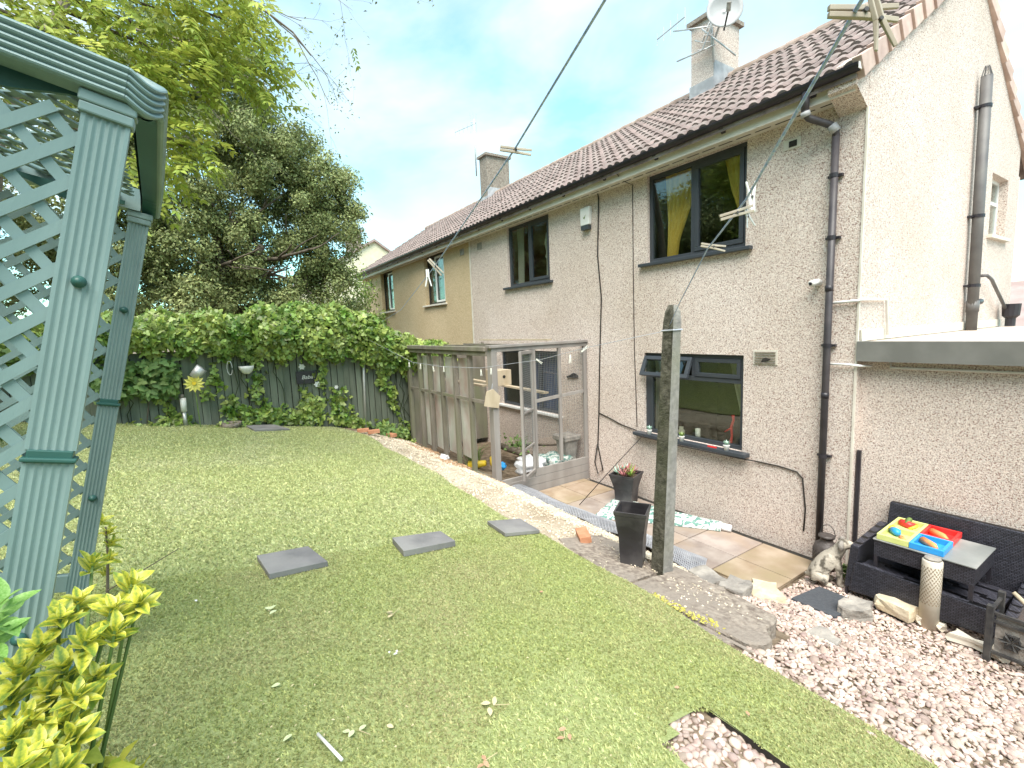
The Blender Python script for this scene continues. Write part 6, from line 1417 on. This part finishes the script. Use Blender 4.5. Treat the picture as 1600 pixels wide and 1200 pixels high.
# lantern column, iron lantern, grate
lc = thing('lamp_column', (-1.18, 4.76, .04), 'pale cylindrical solar lantern with leaf-shaped cut-outs standing in the pebbles', 'lantern')
MB().lathe([(.066, 0), (.066, .585), (.060, .595), (.0, .60)], (0, 0, 0), 28).build('tube', M['lampstone'], lc, smooth=True)
b = MB()
for r_ in range(17):
    for k in range(18):
        a = (k + .5 * (r_ % 2)) * 2 * math.pi / 18; z = .235 + r_ * .019; rad = .0672; s_ = 1 if (k + r_ // 4) % 2 else -1; l, w = .020, .0058
        def cy(u, v): aa = a + u / rad; return (rad * math.cos(aa), rad * math.sin(aa), z + v)
        b.add([cy(-l * .38, -l * .5 * s_), cy(w * .6, -w * s_), cy(l * .38, l * .5 * s_), cy(-w * .6, w * s_)], [(0, 1, 2, 3)])
b.build('cut_out', M['lamphole'], lc)
MB().lathe([(.058, .601), (.05, .612), (.0, .613)], (0, 0, 0), 24).build('cap', M['stone_grey'], lc, smooth=True)
ln = thing('iron_lantern', (-2.14, 5.22, .0), 'dark pierced metal lantern with a ring handle at the foot of the downpipe', 'lantern')
MB().lathe([(.05, 0), (.105, .03), (.12, .09), (.12, .22), (.10, .27), (.06, .30), (.055, .34), (.075, .345), (.075, .365), (.05, .37)], (0, 0, 0), 22).build('body', mat('bronze_black', (.055, .045, .042), (.085, .072, .068), 20, .5, .004, 50), ln, smooth=True)
b = MB()
for r_ in range(7):
    for k in range(22):
        a = (k + .5 * (r_ % 2)) * 2 * math.pi / 22; z = .08 + r_ * .021; rad = .1215; l = .008
        def cy(u, v): aa = a + u / rad; return (rad * math.cos(aa), rad * math.sin(aa), z + v)
        b.add([cy(-l, 0), cy(0, -l), cy(l, 0), cy(0, l)], [(0, 1, 2, 3)])
b.build('cut_out', M['dark_gap'], ln)
MB().tube([(.07 * math.cos(t), .02, .36 + .085 * math.sin(t) * 1.3) for t in [k * math.pi / 14 for k in range(15)]], .004, 6).build('handle', M['rust_black'], ln)
gr = thing('fire_grate', (-.6, 4.58, .10), 'black cast-iron fire basket with scrolled leaf panels on the gravel at the right edge', 'fire basket')
for x in (-.80, -.30):
    MB().box((x - .02, 4.565, .07), (x + .02, 4.605, .50)).build('post', M['rust_black'], gr, world=True, bevel=.004); MB().box((x - .02, 4.86, .07), (x + .02, 4.90, .50)).build('post', M['rust_black'], gr, world=True, bevel=.004)
for z in (.14, .38, .44): MB().box((-.78, 4.575, z), (-.32, 4.595, z + .018)).build('rail', M['rust_black'], gr, world=True)
for z in (.14, .44): MB().box((-.81, 4.605, z), (-.79, 4.86, z + .018)).build('rail', M['rust_black'], gr, world=True)
b = MB()
for cx in (-.68, -.55, -.42):
    for s_ in (-1, 1):
        for q_ in (-1, 1):
            pts_ = [(cx + s_ * (.004 + .055 * t) * math.cos(t * 5.2 * q_), 4.585, .27 + q_ * .02 + (.004 + .075 * t) * math.sin(t * 5.2) * q_) for t in [k / 14 for k in range(15)]]; b.tube(pts_, .0075, 5)
    for k in range(6):
        a = k * math.pi / 3; b.add([(cx, 4.575, .27), (cx + .05 * math.cos(a + .25), 4.568, .27 + .05 * math.sin(a + .25)), (cx + .075 * math.cos(a), 4.58, .27 + .075 * math.sin(a)), (cx + .05 * math.cos(a - .25), 4.568, .27 + .05 * math.sin(a - .25))], [(0, 1, 2, 3)])
b.build('scrollwork', M['rust_black'], gr, world=True)
MB().box((-.77, 4.60, .15), (-.32, 4.612, .43)).build('back_plate', M['stone_grey'], gr, world=True)
stk = thing('garden_stick', (-.66, 4.75, .3), 'bleached branch sticking out of the fire basket', 'stick'); MB().tube([(-.5, 4.7, .35), (-.62, 4.72, .50), (-.72, 4.74, .58)], [.02, .018, .014], 8).build('stick', M['raw_wood'], stk, world=True, smooth=True)
# black mat
b = MB().box((-.17, -.26, 0), (.17, .26, .03)); o = b.build('rubber_mat', mat('black_flecked_mat', (.055, .06, .07), (.075, .08, .09), 40, .8, .002, 200), bevel=.004); o.location = (-1.77, 4.36, .112); o.rotation_euler = (R(-8), 0, R(0)); tag(o, 'square blue-black mat dusted with grit, on the gravel before the sofa', 'mat')

# ------------------------------------------------------------------ dog statue
def skin_body(name, verts, edges, radii, m_, parent, sub=2):
    me = bpy.data.meshes.new(name); me.from_pydata(verts, edges, []); o = link(bpy.data.objects.new(name, me), parent)
    s = o.modifiers.new('skin', 'SKIN'); me.skin_vertices or None
    for i, r_ in enumerate(radii): me.skin_vertices[0].data[i].radius = (r_, r_) if not isinstance(r_, tuple) else r_
    me.skin_vertices[0].data[0].use_root = True
    o.modifiers.new('sub', 'SUBSURF').levels = sub; o.modifiers['sub'].render_levels = sub; me.materials.append(m_)
    return o
dgs = thing('dog_statue', (-1.96, 4.86, .05), 'weathered grey-and-cream stone statue of a sitting dog by the sofa', 'statue', rot=(0, 0, R(20)))
bm_ = bpy.data.meshes.new('tmp')
DV = [(-.12, 0, .10), (-.06, 0, .17), (.0, 0, .25), (.05, 0, .31), (.08, 0, .38), (.11, 0, .43), (.17, 0, .42), (.215, 0, .405),    # spine, neck, skull, muzzle
      (-.10, .07, .09), (-.02, .085, .07), (-.03, .08, .015), (.04, .08, .012), (-.10, -.07, .09), (-.02, -.085, .07), (-.03, -.08, .015), (.04, -.08, .012),   # hind legs
      (.06, .05, .24), (.085, .05, .12), (.09, .05, .02), (.125, .05, .012), (.06, -.05, .24), (.085, -.05, .12), (.09, -.05, .02), (.125, -.05, .012),   # fore legs
      (-.17, 0, .04), (-.20, .05, .02)]
DE = [(0, 1), (1, 2), (2, 3), (3, 4), (4, 5), (5, 6), (6, 7), (0, 8), (8, 9), (9, 10), (10, 11), (0, 12), (12, 13), (13, 14), (14, 15), (2, 16), (16, 17), (17, 18), (18, 19), (2, 20), (20, 21), (21, 22), (22, 23), (0, 24), (24, 25)]
DR = [.085, .095, .09, .065, .055, .062, .036, .026, .055, .05, .03, .025, .055, .05, .03, .025, .035, .026, .024, .022, .035, .026, .024, .022, .025, .016]
dog = bpy.data.objects.new('body', bpy.data.meshes.new('dog')); dog.data.from_pydata(DV, DE, []); link(dog, dgs)
sk = dog.modifiers.new('skin', 'SKIN')
if not dog.data.skin_vertices:
    dog.data.attributes  # layer is made by the modifier; fall through
try:
    for i, r_ in enumerate(DR): dog.data.skin_vertices[0].data[i].radius = (r_, r_)
    dog.data.skin_vertices[0].data[0].use_root = True
except Exception as ex:
    print('skin radii', ex)
ss = dog.modifiers.new('sub', 'SUBSURF'); ss.levels = 2; ss.render_levels = 2; dog.data.materials.append(M['dog'])
for s_ in (-1, 1):
    b = MB(); b.tube([(.09, s_ * .045, .465), (.085, s_ * .075, .43), (.09, s_ * .078, .375)], [.014, .026, .016], 8); b.build('ear', M['stone_grey'], dgs, smooth=True)
    MB().tube([(.158, s_ * .022, .437), (.164, s_ * .024, .439)], .007, 8).build('eye', M['dark_gap'], dgs)
MB().tube([(.222, 0, .41), (.235, 0, .41)], [.014, .010], 8).build('nose', M['dark_gap'], dgs, smooth=True)
plant('small_plant', (-1.84, 5.02, .05), (.10, .1, .12), 50, .07, M['weed'], 'small leafy plant behind the dog statue')
ld = thing('lime_dish', (-1.80, 4.98, .05), 'lime green plastic dish behind the dog statue', 'dish'); MB().lathe([(.04, 0), (.09, .05), (.095, .055), (.08, .05)], (.06, 0, 0), 16).build('dish', M['lime'], ld, smooth=True)

# ------------------------------------------------------------------ variegated bushes
def leaf_obj_mesh(name, W_, m_, fold=.18, curl=.2):
    b = MB(); n = 6; vs = []
    for i in range(n + 1):
        t = i / n; w = W_ * math.sin(math.pi * min(1, t * .97 + .03)) ** .8 * (1 - .15 * t) if 0 < i < n else (.02 if i == 0 else .01)
        z = -curl * t * t
        vs += [(-w, t, z + fold * w), (0, t, z), (w, t, z + fold * w)]
    fs = [(i * 3 + k, i * 3 + k + 1, i * 3 + k + 4, i * 3 + k + 3) for i in range(n) for k in (0, 1)]
    b.add(vs, fs); return b.mesh(name, m_, True)
LM = [leaf_obj_mesh('leaf', .27, M['euo'], .35, .15), leaf_obj_mesh('leaf', .30, M['euo'], .55, .35), leaf_obj_mesh('leaf', .23, M['euo'], .25, .05)]
def rosette(parent, c, axis, n, L, meshes=LM, spread=(.45, 1.25)):
    c = Vector(c); axis = Vector(axis).normalized(); u = axis.orthogonal().normalized(); v = axis.cross(u); Lp = parent.location
    for k in range(n):
        a = k * 2.4 + random.random() * .5; t = k / n; sp_a = spread[0] + (spread[1] - spread[0]) * t + random.gauss(0, .1)
        d = (axis * math.cos(sp_a) + (u * math.cos(a) + v * math.sin(a)) * math.sin(sp_a)).normalized()
        nn2 = (axis - d * axis.dot(d)).normalized(); x = d.cross(nn2).normalized(); l = L * random.uniform(.75, 1.15) * (.65 + .35 * t)
        mt = Matrix((x * l, d * l, nn2 * l)).transposed().to_4x4(); mt.translation = c - axis * t * L * .55 - Lp
        o = bpy.data.objects.new('leaf', random.choice(meshes)); link(o, parent); o.matrix_basis = mt
eb = thing('variegated_euonymus', (-1.22, -.42, 1.24), 'yellow-edged euonymus bush in the bottom left corner against the arbour', 'bush')
RS = [(-1.487, -0.275, 2.093), (-1.308, -0.183, 2.087), (-1.263, -0.214, 2.063), (-1.333, -0.279, 2.070), (-1.295, -0.301, 2.058), (-1.272, -0.172, 2.055), (-1.231, -0.209, 2.027), (-1.224, -0.253, 2.028), (-1.276, -0.335, 2.019), (-1.205, -0.286, 1.999), (-1.207, -0.244, 1.957), (-1.226, -0.352, 2.01), (-1.205, -0.364, 1.976), (-1.192, -0.31, 1.967), (-1.161, -0.265, 1.957), (-1.155, -0.331, 1.949), (-1.135, -0.286, 1.927), (-1.117, -0.346, 1.948), (-1.088, -0.307, 1.924), (-1.12, -0.269, 1.903), (-1.05, -0.321, 1.93), (-1.066, -0.282, 1.884), (-1.20, -.40, 1.95)]
b = MB()
for i, c in enumerate(RS):
    ax = Vector((c[0] + 1.2, c[1] + .36, .55)) * .6 + Vector((random.gauss(0, .15) + .25, random.gauss(0, .15) + .12, .5)); rosette(eb, c, ax, 12, .058)
    root = Vector((-1.2 + random.gauss(0, .05), -.42 + random.gauss(0, .04), 1.24)); mid_ = (root + Vector(c)) / 2 + Vector((random.gauss(0, .03), random.gauss(0, .03) - .02, 0)); b.tube([root, mid_, c], [.007, .005, .003], 6)
b.build('stem', M['weed'], eb, world=True)
RS2 = [(-1.18 + random.gauss(0, .10), -.37 + random.gauss(0, .06), random.uniform(1.35, 1.88)) for _ in range(42)]
P = []; 
for c in RS2:
    for k in range(12): P.append(np.array(c) + RNG.normal(0, .03, 3))
P = np.array(P); o = leafcloud('foliage', P, nrm(RNG.normal(0, 1, (len(P), 3)) + [.4, .2, .8]), .06, ([(0, 0, 0), (.27, .3, .08), (.3, .55, .08), (0, 1, -.1), (-.3, .55, .08), (-.27, .3, .08), (0, .5, 0)], [(0, 1, 6), (1, 2, 6), (2, 3, 6), (3, 4, 6), (4, 5, 6), (5, 0, 6)]), mat('yellow_green_leaf', (.42, .45, .05), (.68, .64, .10), 30, .5, island=.25, trans=.3), eb, wr=.9, droop=-.6); o.location = -eb.location; o['kind'] = 'stuff'
eb2 = thing('variegated_euonymus', (-3.22, -.56, 1.26), 'small yellow-edged euonymus sprig peeping past the far arbour post', 'bush')
for c in ((-3.199, -.51, 1.633), (-3.184, -.50, 1.575), (-3.222, -.534, 1.69), (-3.17, -.516, 1.50), (-3.2, -.6, 1.6), (-3.3, -.6, 1.45), (-3.25, -.55, 1.4)): rosette(eb2, c, (random.gauss(.2, .2), random.gauss(.4, .2), .8), 10, .065)
b = MB(); b.tube([(-3.22, -.56, 1.24), (-3.21, -.53, 1.5), (-3.2, -.52, 1.66)], [.008, .006, .004], 6); b.tube([(-3.22, -.56, 1.3), (-3.0, -.35, 1.46), (-2.9, -.2, 1.56)], [.004, .003, .002], 5); b.build('stem', M['twig'], eb2, world=True)
gb = thing('laurel_sprig', (-1.15, -.46, 1.25), 'glossy green serrated leaves beside the arbour post at the left edge', 'plant')
GL = [leaf_obj_mesh('leaf', .24, M['greenleaf'], .3, .2)]
for c in ((-1.17, -.345, 2.165), (-1.13, -.35, 2.14), (-1.16, -.36, 2.12)): rosette(gb, c, (.2, .3, .9), 7, .075, GL, (.5, 1.5))
MB().tube([(-1.15, -.46, 1.25), (-1.16, -.42, 1.8), (-1.16, -.35, 2.15)], [.007, .006, .004], 6).build('stem', M['weed'], gb, world=True)

# ------------------------------------------------------------------ litter on the turf
def litter_leaf(x, y, L, rz, m_, label, name='fallen_leaf', n=1):
    t = thing(name, (x, y, lawn_z(y) + .022), label, 'leaf', 'fallen leaves on the turf')
    L *= .62
    for k in range(n):
        o = bpy.data.objects.new('leaf', LFm[m_]); link(o, t); o.scale = (L, L, L); o.rotation_euler = (random.gauss(.12, .12), random.gauss(0, .2), rz + k * 1.7); o.location = (random.gauss(0, .014) * k, random.gauss(0, .014) * k, .004 * k)
    if n > 1:
        MB().tube([(0, 0, 0), (math.cos(rz) * L * 1.6, math.sin(rz) * L * 1.6, .006)], .0015, 4).build('stalk', M['straw'], t)
LFm = {k: leaf_obj_mesh('leaf', .28, M[k], .2, .1) for k in ('palegreen', 'straw', 'debris', 'white')}
for a in ((-2.77, .16, .075, .4, 'palegreen', 'pale green leaf cluster fallen left of centre on the turf', 'leaf_cluster', 3), (-2.47, .75, .07, 2.1, 'straw', 'straw coloured forked sprig on the turf below the middle slab', 'leaf_cluster', 3),
          (-2.13, .65, .035, 1.0, 'white', 'white three-part scrap in the middle of the turf', 'paper_scrap', 3), (-1.81, .14, .06, 3.6, 'palegreen', 'curled pale leaf left of the white marker', 'fallen_leaf', 1),
          (-1.72, .36, .06, .5, 'palegreen', 'pale leaf pair right of the white marker', 'leaf_cluster', 3), (-1.70, .46, .05, 5.4, 'straw', 'dry leaf at the lower middle of the turf', 'fallen_leaf', 1),
          (-2.36, 1.72, .05, 2.0, 'debris', 'small brown leaf near the kerb', 'fallen_leaf', 1), (-1.61, .89, .07, .9, 'straw', 'forked dry twig with leaves low in the turf', 'leaf_cluster', 3),
          (-2.12, .14, .06, 2.9, 'palegreen', 'single pale green leaf at left of the turf', 'fallen_leaf', 1), (-3.01, -.16, .035, 2.0, 'white', 'white speck of petal by the arbour', 'fallen_leaf', 1),
          (-1.05, 1.88, .045, 1.0, 'debris', 'tan leaf on the turf near the pebble notch', 'fallen_leaf', 1), (-1.38, .72, .05, 1.5, 'debris', 'curled brown leaf near the bottom of the turf', 'leaf_cluster', 3),
          (-1.33, 1.05, .05, 2.5, 'debris', 'brown leaf near the light turf offcut', 'leaf_cluster', 3), (-1.32, 1.75, .04, 2.6, 'debris', 'small dark leaf by the notch tip', 'fallen_leaf', 1)):
    litter_leaf(*a)
tag(MB().tube([(-1.76, .22, lawn_z(.22) + .03), (-1.60, .27, lawn_z(.27) + .032)], .006, 8).build('white_stick', M['white'], smooth=True), 'thin white plastic stick lying on the turf near the bottom edge', 'stick')
n = 420; x = RNG.uniform(-3.4, -.7, n); y = RNG.uniform(-.3, 2.2, n); k = ~in_notch(x, y); x, y = x[k], y[k]; n = len(x); P = np.stack([x, y, lawn_z(y) + .022], 1)
V, F = scatter(P, np.concatenate([RNG.normal(0, 1, (n, 2)), np.zeros((n, 1))], 1), np.tile([[0., 0, 1]], (n, 1)) + RNG.normal(0, .2, (n, 3)), RNG.uniform(.006, .02, n), RNG.uniform(.003, .008, n), *DIA)
o = npmesh('debris', V, F, M['straw']); tag(o, 'straw flecks and seeds scattered over the foreground turf', 'debris', kind='stuff')
